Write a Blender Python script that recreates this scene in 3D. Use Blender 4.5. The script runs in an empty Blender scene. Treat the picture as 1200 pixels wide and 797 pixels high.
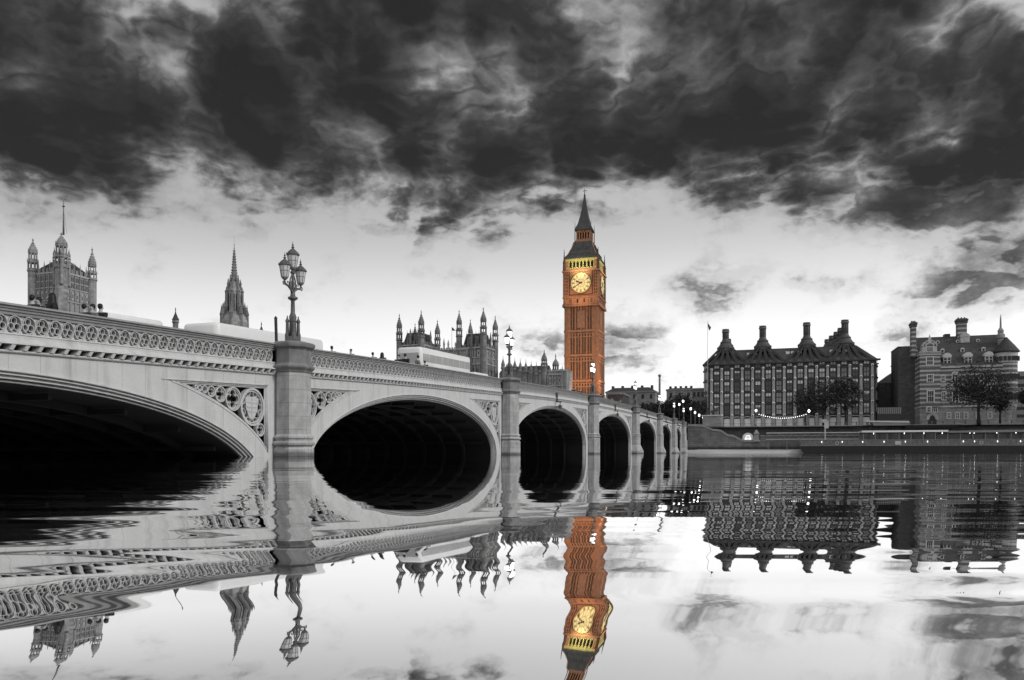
import bpy, math, random
from mathutils import Vector, Matrix
random.seed(7)
R = math.radians
PI = math.pi
BETA = math.atan(285 / 900)          # heading of the bridge, right of the view axis
SB, CB = math.sin(BETA), math.cos(BETA)
scene = bpy.context.scene
COL = scene.collection

# ------------------------------------------------------------------ camera
cam_d = bpy.data.cameras.new('camera')
cam = bpy.data.objects.new('camera', cam_d)
COL.objects.link(cam)
cam.location = (0, 0, 0.2)
cam.rotation_euler = (R(90), 0, 0)
cam_d.lens = 27.0
cam_d.sensor_width = 36.0
cam_d.shift_y = 132.0 / 1200.0
cam_d.clip_start = 0.05
cam_d.clip_end = 20000
scene.camera = cam

# ------------------------------------------------------------------ node expressions
class E:
    """a socket with arithmetic"""
    nt = None
    def __init__(s, sock): s.s = sock
    @staticmethod
    def m(op, *a, clamp=False):
        n = E.nt.nodes.new('ShaderNodeMath'); n.operation = op; n.use_clamp = clamp
        for i, x in enumerate(a):
            if isinstance(x, E): E.nt.links.new(x.s, n.inputs[i])
            else: n.inputs[i].default_value = x
        return E(n.outputs[0])
    def __add__(s, o): return E.m('ADD', s, o)
    __radd__ = __add__
    def __sub__(s, o): return E.m('SUBTRACT', s, o)
    def __rsub__(s, o): return E.m('SUBTRACT', o, s)
    def __mul__(s, o): return E.m('MULTIPLY', s, o)
    __rmul__ = __mul__
    def __truediv__(s, o): return E.m('DIVIDE', s, o)
    def clamp(s): return E.m('ADD', s, 0.0, clamp=True)
def smooth(x, a, b):
    n = E.nt.nodes.new('ShaderNodeMapRange'); n.interpolation_type = 'SMOOTHSTEP'
    E.nt.links.new(x.s, n.inputs[0]); n.inputs[1].default_value = a; n.inputs[2].default_value = b
    return E(n.outputs[0])
def comb(x, y, z):
    n = E.nt.nodes.new('ShaderNodeCombineXYZ')
    for i, v in enumerate((x, y, z)):
        if isinstance(v, E): E.nt.links.new(v.s, n.inputs[i])
        else: n.inputs[i].default_value = v
    return n.outputs[0]
def noise(vec, scale, detail=6, rough=0.55, dist=0.0, dim='3D'):
    n = E.nt.nodes.new('ShaderNodeTexNoise'); n.noise_dimensions = dim; n.inputs['Scale'].default_value = scale
    n.inputs['Detail'].default_value = detail; n.inputs['Roughness'].default_value = rough
    n.inputs['Distortion'].default_value = dist
    E.nt.links.new(vec, n.inputs['Vector'])
    return E(n.outputs[0])

# ------------------------------------------------------------------ world: heavy cloud deck over a bright evening horizon
SUN_EL, SUN_AZ = 32.0, 112.0         # azimuth clockwise from the view direction (+Y)
world = bpy.data.worlds.new('World')
scene.world = world
world.use_nodes = True
nt = world.node_tree
for n in list(nt.nodes): nt.nodes.remove(n)
E.nt = nt
tc = nt.nodes.new('ShaderNodeTexCoord')
sp = nt.nodes.new('ShaderNodeSeparateXYZ'); nt.links.new(tc.outputs['Generated'], sp.inputs[0])
X, Y, Z = E(sp.outputs[0]), E(sp.outputs[1]), E(sp.outputs[2])
az = E.m('ARCTAN2', X, Y)
el = E.m('ARCSINE', E.m('MAXIMUM', E.m('MINIMUM', Z, 1.0), -1.0))
zp = E.m('MAXIMUM', Z, 0.0) + 0.32
def voro(vec, scale, detail=3, rough=0.5):
    n = nt.nodes.new('ShaderNodeTexVoronoi'); n.feature = 'F1'; n.voronoi_dimensions = '2D'; n.inputs['Scale'].default_value = scale
    n.inputs['Detail'].default_value = detail; n.inputs['Roughness'].default_value = rough
    nt.links.new(vec, n.inputs['Vector']); return E(n.outputs['Distance'])
def masses(k):
    """cloud thickness pattern; k > 1 looks a little nearer the bright horizon"""
    ax, ay = X / zp * k, Y / zp * k
    pv = comb(ax, ay, 0.0)
    w1 = noise(pv, 3.0, 4, 0.6, dim='2D'); w2 = noise(comb(ax + 7.3, ay - 3.1, 0.0), 3.0, 4, 0.6, dim='2D')
    wv = comb(ax + (w1 - 0.5) * 0.20, ay + (w2 - 0.5) * 0.20, 0.0)
    return pv, noise(pv, 2.9, 8, 0.62, 0.0, dim='2D'), voro(wv, 6.0, 2.8, 0.55)
pv, n1, bl = masses(1.0)
pvb, n1b, blb = masses(1.03)
n3 = 1.0 - bl * 1.25
relief = ((n1 - n1b) * 1.6 + (blb - bl) * 0.9)
n2 = noise(pv, 0.62, 2, 0.5, 0.0, dim='2D')
av = comb(az, el * 1.5, 0.0)
n4 = noise(av, 10.0, 8, 0.64, 0.0, dim='2D')          # small puffs near the horizon
def G(px, py, sx, sy, amp):
    a0 = math.atan((px - 600) / 900); e0 = math.atan((530.5 - py) / 900 * math.cos(a0))
    u = (az - a0) * (900 / sx); v = (el - e0) * (900 / sy)
    return E.m('EXPONENT', (u * u + v * v) * -1.0) * amp
base = smooth(el + (n1 - 0.5) * 0.13 + (n3 - 0.5) * 0.03 + (n2 - 0.5) * 0.06, 0.250, 0.338)
front = smooth(Y, -0.35, 0.35)
dens = base * 0.98
for g in [(90, 110, 130, 75, .26), (290, 105, 120, 45, .22), (480, 60, 110, 50, .12), (740, 110, 190, 55, .26),
          (960, 100, 150, 70, .30), (880, 190, 170, 36, .14), (1110, 222, 130, 40, .55), (1165, 300, 80, 38, .50),
          (1040, 245, 80, 18, .22), (150, 190, 220, 26, .14), (560, 195, 240, 22, .10),
          (195, 72, 34, 26, -.45), (430, 150, 62, 16, -.25), (490, 112, 26, 16, -.28), (20, 95, 40, 18, -.22),
          (330, 10, 90, 22, -.22), (600, 85, 26, 50, -.16), (1195, 60, 60, 60, -.25), (470, 212, 100, 8, -.25),
          (930, 55, 28, 20, -.14), (1100, 130, 45, 34, -.18), (700, 15, 60, 30, -.14),
          (210, 250, 200, 22, .16), (560, 244, 180, 14, .08), (30, 262, 80, 34, .24),
          (845, 345, 58, 36, .36), (720, 400, 80, 36, .42), (635, 405, 40, 26, .34), (1050, 400, 60, 16, .28), (960, 330, 50, 12, .22), (1150, 345, 60, 26, .34)]:
    dens = dens + G(*g)
dens = dens + (n1 - 0.5) * (base * 1.45 + 0.30) + (n3 - 0.55) * (base * 0.50 + 0.10) + (n4 - 0.5) * (0.95 - base * 0.75)
rmp = nt.nodes.new('ShaderNodeValToRGB')
cr = rmp.color_ramp
cr.interpolation = 'B_SPLINE'
def g3(v): return (v, v, v, 1)
pts = [(0.0, 1.0), (0.13, .93), (0.25, .62), (0.38, .36), (0.54, .17), (0.70, .095), (0.86, .062), (1.0, .040)]
cr.elements[0].position = 0; cr.elements[0].color = g3(1)
cr.elements[1].position = 1; cr.elements[1].color = g3(.034)
for p, v in pts[1:-1]:
    e = cr.elements.new(p); e.color = g3(v)
nt.links.new((dens.clamp()).s, rmp.inputs[0])
# brightness of the open sky: strongest low ahead
grad = smooth(el, 0.31, 0.11) * 0.50 + 0.47 + az * 0.05
warm = G(800, 430, 420, 200, .10)
lit = smooth(dens, 0.12, 0.45) * smooth(dens, 1.15, 0.5)
sky_l = E(rmp.outputs[0]) * (grad + warm) * (E.m('MAXIMUM', E.m('MINIMUM', relief * 5.0, 0.9), -0.45) * lit + 1.0)
# behind the camera the deck is broken and bright (lights the bridge)
back = (1.0 - front) * (0.80 + (n2 - 0.5) * 0.8)
sky_l = sky_l * front + back
nish = nt.nodes.new('ShaderNodeTexSky'); nish.sky_type = 'NISHITA'; nish.sun_disc = False
nish.sun_elevation = R(SUN_EL); nish.sun_rotation = R(SUN_AZ)
bw = nt.nodes.new('ShaderNodeRGBToBW'); nt.links.new(nish.outputs[0], bw.inputs[0])
tot = sky_l * 10.0 + E(bw.outputs[0]) * 0.04
bg = nt.nodes.new('ShaderNodeBackground'); bg.inputs[1].default_value = 0.1
cmb = comb(tot, tot, tot); nt.links.new(cmb, bg.inputs[0])
wo = nt.nodes.new('ShaderNodeOutputWorld'); nt.links.new(bg.outputs[0], wo.inputs[0])

sun_d = bpy.data.lights.new('sun', 'SUN'); sun = bpy.data.objects.new('sun', sun_d); COL.objects.link(sun)
sun_d.energy = 1.5; sun_d.angle = R(14); sun_d.color = (1, 0.995, 0.985)
sd = Vector((math.sin(R(SUN_AZ)) * math.cos(R(SUN_EL)), math.cos(R(SUN_AZ)) * math.cos(R(SUN_EL)), math.sin(R(SUN_EL))))
sun.rotation_euler = sd.to_track_quat('Z', 'Y').to_euler()
sun.location = sd * 200
vs = scene.view_settings
vs.view_transform = 'Standard'; vs.look = 'None'; vs.exposure = 0.0; vs.gamma = 1.0; vs.use_curve_mapping = False
scene.cycles.caustics_reflective = False
scene.cycles.caustics_refractive = False
scene.cycles.max_bounces = 6
scene.cycles.diffuse_bounces = 3
scene.cycles.glossy_bounces = 3

# ------------------------------------------------------------------ materials
def mat(name, col, rough=0.8, var=0.25, scale=1.2, metal=0.0, emit=None, es=1.0, extra=None, bump=0.0, spec=0.3, streak=0.0):
    m = bpy.data.materials.new(name); m.use_nodes = True
    t = m.node_tree; E.nt = t
    b = t.nodes['Principled BSDF']
    if isinstance(col, (int, float)): col = (col, col, col)
    b.inputs['Roughness'].default_value = rough; b.inputs['Metallic'].default_value = metal
    b.inputs['Specular IOR Level'].default_value = spec
    c = t.nodes.new('ShaderNodeTexCoord'); v = c.outputs['Object']
    f = noise(v, scale, 7, 0.65)
    k = (f - 0.5) * (2 * var * 1.6) + 1.0
    if streak:
        sx = t.nodes.new('ShaderNodeSeparateXYZ'); t.links.new(v, sx.inputs[0])
        st = noise(comb(E(sx.outputs[0]) * 2.2, E(sx.outputs[1]) * 2.2, E(sx.outputs[2]) * 0.22), 1.0, 5, 0.6)
        k = k * (1.0 - smooth(st, 0.5, 0.75) * streak)
    if extra: k = extra(k, v)
    mx = t.nodes.new('ShaderNodeVectorMath'); mx.operation = 'SCALE'
    mx.inputs[0].default_value = col; t.links.new(k.s, mx.inputs['Scale'])
    t.links.new(mx.outputs[0], b.inputs['Base Color'])
    if bump:
        bp = t.nodes.new('ShaderNodeBump'); bp.inputs['Strength'].default_value = bump; bp.inputs['Distance'].default_value = 0.05
        t.links.new(noise(v, scale * 9, 5, 0.6).s, bp.inputs['Height']); t.links.new(bp.outputs[0], b.inputs['Normal'])
    if emit:
        b.inputs['Emission Color'].default_value = (*emit, 1); b.inputs['Emission Strength'].default_value = es
    return m
def sepz(v):
    sx = E.nt.nodes.new('ShaderNodeSeparateXYZ'); E.nt.links.new(v, sx.inputs[0])
    return E(sx.outputs[0]), E(sx.outputs[1]), E(sx.outputs[2])
def fract(x): return E.m('FRACT', x)
def joints_x(step, w, depth, zstep=None, zw=None):
    """thin darker joints between dressed stones"""
    def f(k, v):
        x, y, z = sepz(v)
        j = E.m('LESS_THAN', fract(x / step), w / step)
        if zstep: j = E.m('MAXIMUM', j, E.m('LESS_THAN', fract(z / zstep), zw / zstep))
        return k * (1.0 - j * depth)
    return f
def courses(hz, wz, lx, depth, base_dark=None):
    def f(k, v):
        x, y, z = sepz(v)
        row = E.m('FLOOR', z / hz)
        j = E.m('LESS_THAN', fract(z / hz), wz / hz)
        j2 = E.m('LESS_THAN', fract(x / lx + row * 0.5), wz / lx)
        blk = noise(comb(E.m('FLOOR', x / lx + row * 0.5) * 3.17, row * 1.7, 0.0), 1.0, 0)
        k = k * (1.0 - E.m('MAXIMUM', j, j2) * depth) * ((blk - 0.5) * 0.7 + 1.0)
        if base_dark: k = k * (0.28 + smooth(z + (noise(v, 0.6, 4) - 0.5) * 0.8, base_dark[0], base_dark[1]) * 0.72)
        return k
    return f
def stripes(period, frac, dark):
    def f(k, v):
        x, y, z = sepz(v)
        return k * (1.0 - E.m('GREATER_THAN', fract(z / period), frac) * (1 - dark))
    return f
M = {}
M['stone'] = mat('bridge_stone', .62, .8, .14, .9, extra=joints_x(1.15, .022, .34), streak=.24, bump=.3)
def pier_wear(k, v):
    x, y, z = sepz(v)
    k = joints_x(50, .0, .30, .66, .028)(k, v)
    wet = smooth(z + (noise(v, 2.2, 4) - 0.5) * 0.30, .34, .10)
    rust = smooth(noise(comb(x * 5.0, y * 5.0, z * .35), 1.0, 3), .58, .72)
    return k * (1.0 - wet * .62) * (1.0 - rust * .30)
M['pier'] = mat('pier_granite', .44, .85, .38, 1.4, extra=pier_wear, streak=.35, bump=.5)
M['trim'] = mat('parapet_paint', .58, .6, .16, 2.6, streak=.22, bump=.2)
M['coping'] = mat('coping_stone', .30, .8, .28, 2.5, streak=.2)
M['shade'] = mat('recess_shade', .010, .8, .3, 2)  # shade of recesses, slots and openwork put into a near-black colour
M['vault'] = mat('vault_arch_shade', .010, .9, .3, .6)  # deep shade under the arches put into the colour, pier walls included
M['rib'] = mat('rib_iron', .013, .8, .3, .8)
M['asphalt'] = mat('asphalt', .05, .9, .2, 3)
M['iron'] = mat('lamp_iron', .10, .45, .3, 6, spec=.5)
M['iron_l'] = mat('lamp_iron_gilt', .22, .45, .4, 9, spec=.5)
M['glass_u'] = mat('lantern_glass', .62, .15, .15, 6, spec=.6)
M['glass_lit'] = mat('lantern_glass_lit', .8, .3, .02, 3, emit=(1, 1, 1), es=2.4)
M['bulb'] = mat('lit_bulb', .9, .3, 0, 1, emit=(1, 1, 1), es=4)
M['cap'] = mat('pier_cap_granite', .22, .85, .35, 1.8, streak=.3, bump=.3)
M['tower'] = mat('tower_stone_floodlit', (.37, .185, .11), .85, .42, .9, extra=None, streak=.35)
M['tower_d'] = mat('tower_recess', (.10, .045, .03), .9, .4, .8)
M['tower_gold'] = mat('tower_gilding', (.52, .48, .20), .6, .3, .8)
M['tower_win'] = mat('tower_slot', (.012, .008, .007), .6, .2, 1)
M['slate_t'] = mat('tower_iron_roof', .055, .6, .3, .5)
M['dial'] = mat('dial_glass', (.62, .52, .26), .4, .06, .6, emit=(1.0, .80, .36), es=.50)
M['dial_mark'] = mat('dial_iron', (.14, .08, .02), .5, .2, 1)
M['hand'] = mat('dial_hand', (.06, .03, .02), .5, .2, 1)
M['goth'] = mat('gothic_stone', .30, .9, .40, .22, streak=.4, extra=courses(1.3, .10, 1.7, .25))
M['goth_d'] = mat('gothic_stone_grey', .20, .9, .45, .3, streak=.4, extra=courses(1.3, .10, 1.7, .25))
M['goth_w'] = mat('gothic_window_dark', .022, .3, .3, 1)
M['goth_l'] = mat('gothic_ornament', .42, .9, .35, .6)
M['slate'] = mat('slate_roof', .055, .7, .30, .7, extra=courses(.45, .06, .6, .3))
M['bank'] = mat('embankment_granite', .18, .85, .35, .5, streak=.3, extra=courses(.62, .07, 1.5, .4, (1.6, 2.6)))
M['bankcap'] = mat('embankment_coping', .26, .8, .25, 1.1)
M['bright_water'] = mat('bright_water_tone', .46, .9, .25, .12)  # pale tone stands in for bright sky reflected in the water
M['ground'] = mat('paving', .12, .9, .2, .3)
M['bronze'] = mat('bronze_frame', .018, .5, .3, .6, spec=.5)
M['bronze_r'] = mat('bronze_roof', .062, .6, .3, .5, spec=.5, extra=courses(.9, .10, 1.2, .25))
M['pc_stone'] = mat('sandstone_pier', .36, .8, .2, .6)
M['pc_pale'] = mat('pale_light_shelf', .75, .5, .3, .5)
def per_window(k, v):
    oi = E.nt.nodes.new('ShaderNodeObjectInfo'); r = E(oi.outputs['Random'])
    return k * (r * r * r * 4.2 + 0.35)
M['pc_glass'] = mat('window_glass', .11, .12, .5, .5, spec=.5, extra=per_window)
M['brick'] = mat('banded_brick', .40, .85, .14, .6, extra=stripes(1.45, .40, .30), streak=.15)
M['brick_p'] = mat('plain_dark_brick', .085, .85, .3, .5, extra=courses(.6, .07, 1.3, .2), streak=.3)
M['pstone'] = mat('portland_stone', .46, .8, .2, .5, streak=.25)
M['gran'] = mat('pale_granite_base', .27, .85, .25, .5, extra=courses(.8, .07, 1.6, .3))
M['win_w'] = mat('white_window_frame', .55, .6, .1, 1)
M['leaf'] = mat('foliage', .050, .8, .55, .9)
M['leaf2'] = mat('foliage_dark', .036, .8, .55, .7)
M['leaf_g'] = mat('foliage_autumn', .085, .8, .5, .9)
M['bark'] = mat('bark', .035, .9, .3, 3)
M['white'] = mat('white_paint', .78, .35, .05, 1.5, spec=.5)
M['lgrey'] = mat('light_grey_paint', .50, .4, .08, 1.5, spec=.5)
M['mgrey'] = mat('mid_grey_paint', .22, .5, .15, 1.5)
M['dark'] = mat('dark_paint', .030, .5, .2, 2)
M['tyre'] = mat('tyre_rubber', .02, .8, .2, 4)
M['busglass'] = mat('bus_glass', .38, .08, .1, .5, spec=.8)
M['hull'] = mat('pontoon_hull', .018, .6, .4, .5)
M['panel'] = mat('pontoon_side', .15, .5, .7, 1.1, spec=.4)
M['bronze_st'] = mat('statue_bronze', .045, .5, .4, 2, spec=.5)
M['skin'] = mat('skin_tone', .42, .6, .05, 5)
M['hair'] = mat('dark_hair', .010, .5, .2, 12)
M['coat_d'] = mat('dark_coat', .022, .9, .3, 6)
M['coat_l'] = mat('pale_coat', .34, .9, .15, 6)
M['coat_m'] = mat('grey_jacket', .14, .9, .2, 6)
M['flag'] = mat('flag_cloth', .10, .9, .6, 1.5)
M['pole'] = mat('flagpole_paint', .40, .5, .1, 2)
M['concrete'] = mat('concrete', .20, .9, .25, .4, streak=.3)

# water: a near-mirror; long low swells lean the surface mostly sideways, as slow ripples seen end-on do
def water_mat():
    m = bpy.data.materials.new('river_water'); m.use_nodes = True
    t = m.node_tree; E.nt = t
    for n in list(t.nodes): t.nodes.remove(n)
    g = t.nodes.new('ShaderNodeNewGeometry')
    x, y, z = sepz(g.outputs['Position'])
    def fld(sx, sy, detail, rough, off):
        return noise(comb(x * sx + off, y * sy + off * 2.1, off), 1.0, detail, rough, 0.0) - 0.5
    a = fld(.10, .9, 0, .5, 3.1) * .030 + fld(.30, 3.2, 0, .5, 7.7) * .050 + fld(.7, 9.0, 0, .5, 1.3) * .056 + fld(1.6, 22.0, 0, .5, 4.3) * .008 + fld(.03, .22, 0, .5, 9.1) * .018
    b = fld(.25, .5, 0, .5, 12.4) * .0020 + fld(.8, 3.0, 0, .5, 5.4) * .0022 + fld(.03, .12, 0, .5, 15.4) * .002
    b = b + a * 0.12          # the ripple crests run slightly askew
    nrm = t.nodes.new('ShaderNodeVectorMath'); nrm.operation = 'NORMALIZE'
    t.links.new(comb(a, b, 1.0), nrm.inputs[0])
    gl = t.nodes.new('ShaderNodeBsdfGlossy'); gl.inputs['Roughness'].default_value = 0.012
    gl.inputs['Color'].default_value = (.95, .95, .95, 1)
    t.links.new(nrm.outputs[0], gl.inputs['Normal'])
    o = t.nodes.new('ShaderNodeOutputMaterial'); t.links.new(gl.outputs[0], o.inputs[0])
    return m
M['water'] = water_mat()

# ------------------------------------------------------------------ mesh helpers
class MB:
    def __init__(s): s.v = []; s.f = []; s.mi = []; s.mats = []; s.sm = []
    def mslot(s, m):
        if m is None: return 0
        if m not in s.mats: s.mats.append(m)
        return s.mats.index(m)
    def add(s, vs_, fs, m=None, smooth=False):
        o = len(s.v); k = s.mslot(m)
        s.v.extend([tuple(p) for p in vs_])
        for f in fs: s.f.append([i + o for i in f]); s.mi.append(k); s.sm.append(smooth)
    def box(s, x0, x1, y0, y1, z0, z1, m=None):
        s.add([(x0,y0,z0),(x1,y0,z0),(x1,y1,z0),(x0,y1,z0),(x0,y0,z1),(x1,y0,z1),(x1,y1,z1),(x0,y1,z1)],
              [(0,3,2,1),(4,5,6,7),(0,1,5,4),(1,2,6,5),(2,3,7,6),(3,0,4,7)], m)
    def hexa(s, p, m=None):   # eight points, bottom four then top four
        s.add(p, [(0,3,2,1),(4,5,6,7),(0,1,5,4),(1,2,6,5),(2,3,7,6),(3,0,4,7)], m)
    def frus(s, cx, cy, z0, z1, w0, d0, w1, d1, m=None, dx=0, dy=0):
        s.hexa([(cx-w0/2,cy-d0/2,z0),(cx+w0/2,cy-d0/2,z0),(cx+w0/2,cy+d0/2,z0),(cx-w0/2,cy+d0/2,z0),
                (cx+dx-w1/2,cy+dy-d1/2,z1),(cx+dx+w1/2,cy+dy-d1/2,z1),(cx+dx+w1/2,cy+dy+d1/2,z1),(cx+dx-w1/2,cy+dy+d1/2,z1)], m)
    def lathe(s, cx, cy, prof, n=8, m=None, rot=None, smooth=False, sx=1, sy=1):
        rot = PI / n if rot is None else rot
        vs_ = []; fs = []
        for (r, z) in prof:
            for k in range(n):
                a = rot + 2 * PI * k / n
                vs_.append((cx + r * sx * math.cos(a), cy + r * sy * math.sin(a), z))
        for i in range(len(prof) - 1):
            for k in range(n):
                k2 = (k + 1) % n
                fs.append((i*n+k, i*n+k2, (i+1)*n+k2, (i+1)*n+k))
        fs.append(tuple(reversed(range(n)))); fs.append(tuple(range((len(prof)-1)*n, len(prof)*n)))
        s.add(vs_, fs, m, smooth)
    def tube(s, pts, r, n=6, m=None, smooth=True):
        pts = [Vector(p) for p in pts]
        rs = r if isinstance(r, (list, tuple)) else [r] * len(pts)
        vs_ = []; fs = []
        up0 = None
        for i, p in enumerate(pts):
            d = (pts[min(i+1, len(pts)-1)] - pts[max(i-1, 0)])
            d = d.normalized() if d.length > 1e-9 else Vector((0, 0, 1))
            if up0 is None:
                up0 = Vector((0, 0, 1)) if abs(d.z) < .9 else Vector((1, 0, 0))
            a = d.cross(up0)
            if a.length < 1e-4: a = d.cross(Vector((0, 1, 0)))
            a.normalize(); b = a.cross(d).normalized(); up0 = b
            for k in range(n):
                t = 2 * PI * k / n + PI / n
                vs_.append(p + (a * math.cos(t) + b * math.sin(t)) * rs[i])
        for i in range(len(pts) - 1):
            for k in range(n):
                k2 = (k + 1) % n
                fs.append((i*n+k, i*n+k2, (i+1)*n+k2, (i+1)*n+k))
        fs.append(tuple(reversed(range(n)))); fs.append(tuple(range((len(pts)-1)*n, len(pts)*n)))
        s.add(vs_, fs, m, smooth)
    def ring(s, cx, cz, rx, rz, w, y0, y1, n=14, m=None, shear=0.0, a0=0, a1=2*PI):
        """flat ring in the x-z plane: band of width w, from y0 (front) to y1"""
        vs_ = []; fs = []; full = abs(a1 - a0 - 2*PI) < 1e-6
        cnt = n if full else n + 1
        for k in range(cnt):
            a = a0 + (a1 - a0) * k / n; c, q = math.cos(a), math.sin(a)
            for (ex, yy) in ((0, y0), (-w, y0), (-w, y1), (0, y1)):
                xx = cx + (rx + ex) * c
                vs_.append((xx, yy, cz + (rz + ex) * q + shear * (xx - cx)))
        for k in range(n):
            k2 = (k + 1) % cnt
            for j in range(4):
                j2 = (j + 1) % 4
                fs.append((4*k+j, 4*k+j2, 4*k2+j2, 4*k2+j))
        s.add(vs_, fs, m)
    def prism(s, poly, y0, y1, m=None, axis='y'):
        """polygon in x-z, extruded along y (or in x-y along z)"""
        n = len(poly)
        if axis == 'y': vs_ = [(a, y0, b) for a, b in poly] + [(a, y1, b) for a, b in poly]
        elif axis == 'x': vs_ = [(y0, a, b) for a, b in poly] + [(y1, a, b) for a, b in poly]
        else: vs_ = [(a, b, y0) for a, b in poly] + [(a, b, y1) for a, b in poly]
        fs = [tuple(range(n)), tuple(reversed(range(n, 2*n)))]
        for i in range(n): fs.append((i, (i+1) % n, n + (i+1) % n, n + i))
        s.add(vs_, fs, m)
    def sweep(s, stations, prof, m=None, close=False):
        """stations: list of (x, zref); prof: list of (y, dz). strip along x"""
        n = len(prof); vs_ = []; fs = []
        for (x, z) in stations:
            for (y, dz) in prof: vs_.append((x, y, z + dz))
        for i in range(len(stations) - 1):
            for j in range(n if close else n - 1):
                j2 = (j + 1) % n
                fs.append((i*n+j, i*n+j2, (i+1)*n+j2, (i+1)*n+j))
        if close:
            fs.append(tuple(range(n))); fs.append(tuple(reversed(range((len(stations)-1)*n, len(stations)*n))))
        s.add(vs_, fs, m)
    def build(s, name, m=None, parent=None, loc=None, rz=None, smooth_all=None):
        me = bpy.data.meshes.new(name)
        me.from_pydata(s.v, [], s.f)
        mats = list(s.mats)
        if mats and m is not None and m not in mats: pass
        if not mats: mats = [m]
        for q in mats: me.materials.append(q)
        if s.mats: me.polygons.foreach_set('material_index', s.mi)
        me.polygons.foreach_set('use_smooth', [bool(q) for q in s.sm] if smooth_all is None else [smooth_all] * len(s.f))
        me.update()
        o = bpy.data.objects.new(name, me); COL.objects.link(o)
        if parent: o.parent = parent
        if loc is not None: o.location = loc
        if rz is not None: o.rotation_euler = (0, 0, rz)
        return o
def tag(o, label=None, cat=None, group=None, kind=None):
    if label: o['label'] = label
    if cat: o['category'] = cat
    if group: o['group'] = group
    if kind: o['kind'] = kind
    return o
def empty(name, loc, rz=0, label=None, cat=None, group=None):
    o = bpy.data.objects.new(name, None); COL.objects.link(o); o.location = loc; o.rotation_euler = (0, 0, rz)
    o.empty_display_size = .5
    return tag(o, label, cat, group)
def copy_tree(o, parent=None):
    c = o.copy(); COL.objects.link(c)
    if parent: c.parent = parent
    for ch in list(o.children): copy_tree(ch, c)
    return c
def k_of(px): return (px - 600) / 900
def zat(py, Yd): return 0.2 + (530.5 - py) * Yd / 900
def W(u, v): return (u * SB + v * CB, u * CB - v * SB)       # bridge/city frame -> world
def v_at(px, u):
    k = k_of(px); return u * (k * CB - SB) / (CB + k * SB)
def Yuv(u, v): return u * CB - v * SB
CITY = -BETA
BRG = PI / 2 - BETA

# ================================================================== BRIDGE
D_FACE = 22.6
DEPTH = 26.0
ZT = [(-12, 3.3), (0, 4.0), (18, 4.93), (33, 5.62), (48, 6.33), (68, 7.12), (88, 7.90), (106, 8.42), (126, 8.85), (148, 9.2), (189, 9.65), (218, 9.9), (256, 10.15), (270, 10.2)]
def zt(s):
    for i in range(len(ZT) - 1):
        if s <= ZT[i+1][0]: break
    p0 = ZT[max(i-1, 0)]; p1 = ZT[i]; p2 = ZT[i+1]; p3 = ZT[min(i+2, len(ZT)-1)]
    h = p2[0] - p1[0]; t = (s - p1[0]) / h
    m1 = (p2[1]-p0[1]) / (p2[0]-p0[0]) * h; m2 = (p3[1]-p1[1]) / (p3[0]-p1[0]) * h
    return (2*t**3-3*t**2+1)*p1[1] + (t**3-2*t**2+t)*m1 + (-2*t**3+3*t**2)*p2[1] + (t**3-t**2)*m2
PIER_S = [0.9, 33.36, 68.9, 107.9, 148.6, 187.9, 223.0, 253.6]
SHEAR = .0222
ARCH = []
for i in range(7):
    a0, a1 = PIER_S[i], PIER_S[i+1]; c = (a0 + a1) / 2; a = (a1 - a0) / 2 - (1.85 if i == 0 else 2.65)
    z0 = (-2.0, -.25)[i] if i < 2 else -.72 + SHEAR * (c - 16.7)
    top = zt(c) - (2.45 + .04 * min(i, 4)); ARCH.append((c, a, z0, top - z0))
def curve(i, off, n=60, half=0):
    """points of the arch curve pushed outwards by off; half: -1 left, 1 right, 0 both"""
    c, a, z0, H = ARCH[i]
    A, B = a + off, H + off
    t0, t1 = {0: (PI, 0), 1: (PI/2, 0), -1: (PI/2, PI)}[half]
    out = []
    for k in range(n + 1):
        t = t0 + (t1 - t0) * k / n
        x = c + A * math.cos(t); out.append((x, z0 + B * math.sin(t) + SHEAR * (x - c)))
    return out
def zcurve(i, off, s):
    c, a, z0, H = ARCH[i]
    q = 1 - ((s - c) / (a + off)) ** 2
    return None if q < 0 else z0 + (H + off) * math.sqrt(q) + SHEAR * (s - c)
bx, by = W(0, -D_FACE)
bridge = empty('stone_bridge', (bx, by, 0), BRG, 'long pale bridge of seven low arches with pierced parapet crossing the river', 'bridge')
def band(mb, i, o0, o1, y0, y1, m=None, n=60, zmin=-.8):
    A = curve(i, o0, n); Bc = curve(i, o1, n)
    A = [(A[0][0], zmin)] + A + [(A[-1][0], zmin)]; Bc = [(Bc[0][0], zmin)] + Bc + [(Bc[-1][0], zmin)]
    vs_ = []; fs = []
    for p, q in zip(A, Bc): vs_ += [(p[0], y0, p[1]), (q[0], y0, q[1]), (q[0], y1, q[1]), (p[0], y1, p[1])]
    for k in range(len(A) - 1):
        for j in range(4):
            j2 = (j + 1) % 4; fs.append((4*k+j, 4*k+j2, 4*k+4+j2, 4*k+4+j))
    mb.add(vs_, fs, m)
PW, RINGW, CORN, PTOP = .88, 1.36, 1.56, .50
LIP = .36
def panel_limits(i, side):
    """x of the tip and of the pier-side frame of the sunk panel"""
    xs = PIER_S[i+1] - PW - .42 if side > 0 else PIER_S[i] + PW + .42
    c = ARCH[i][0]; lo, hi = c, xs
    for _ in range(40):
        mid = (lo + hi) / 2; z = zcurve(i, RINGW, mid)
        if z is not None and z > zt(mid) - CORN - PTOP: lo = mid
        else: hi = mid
    return lo, xs
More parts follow.
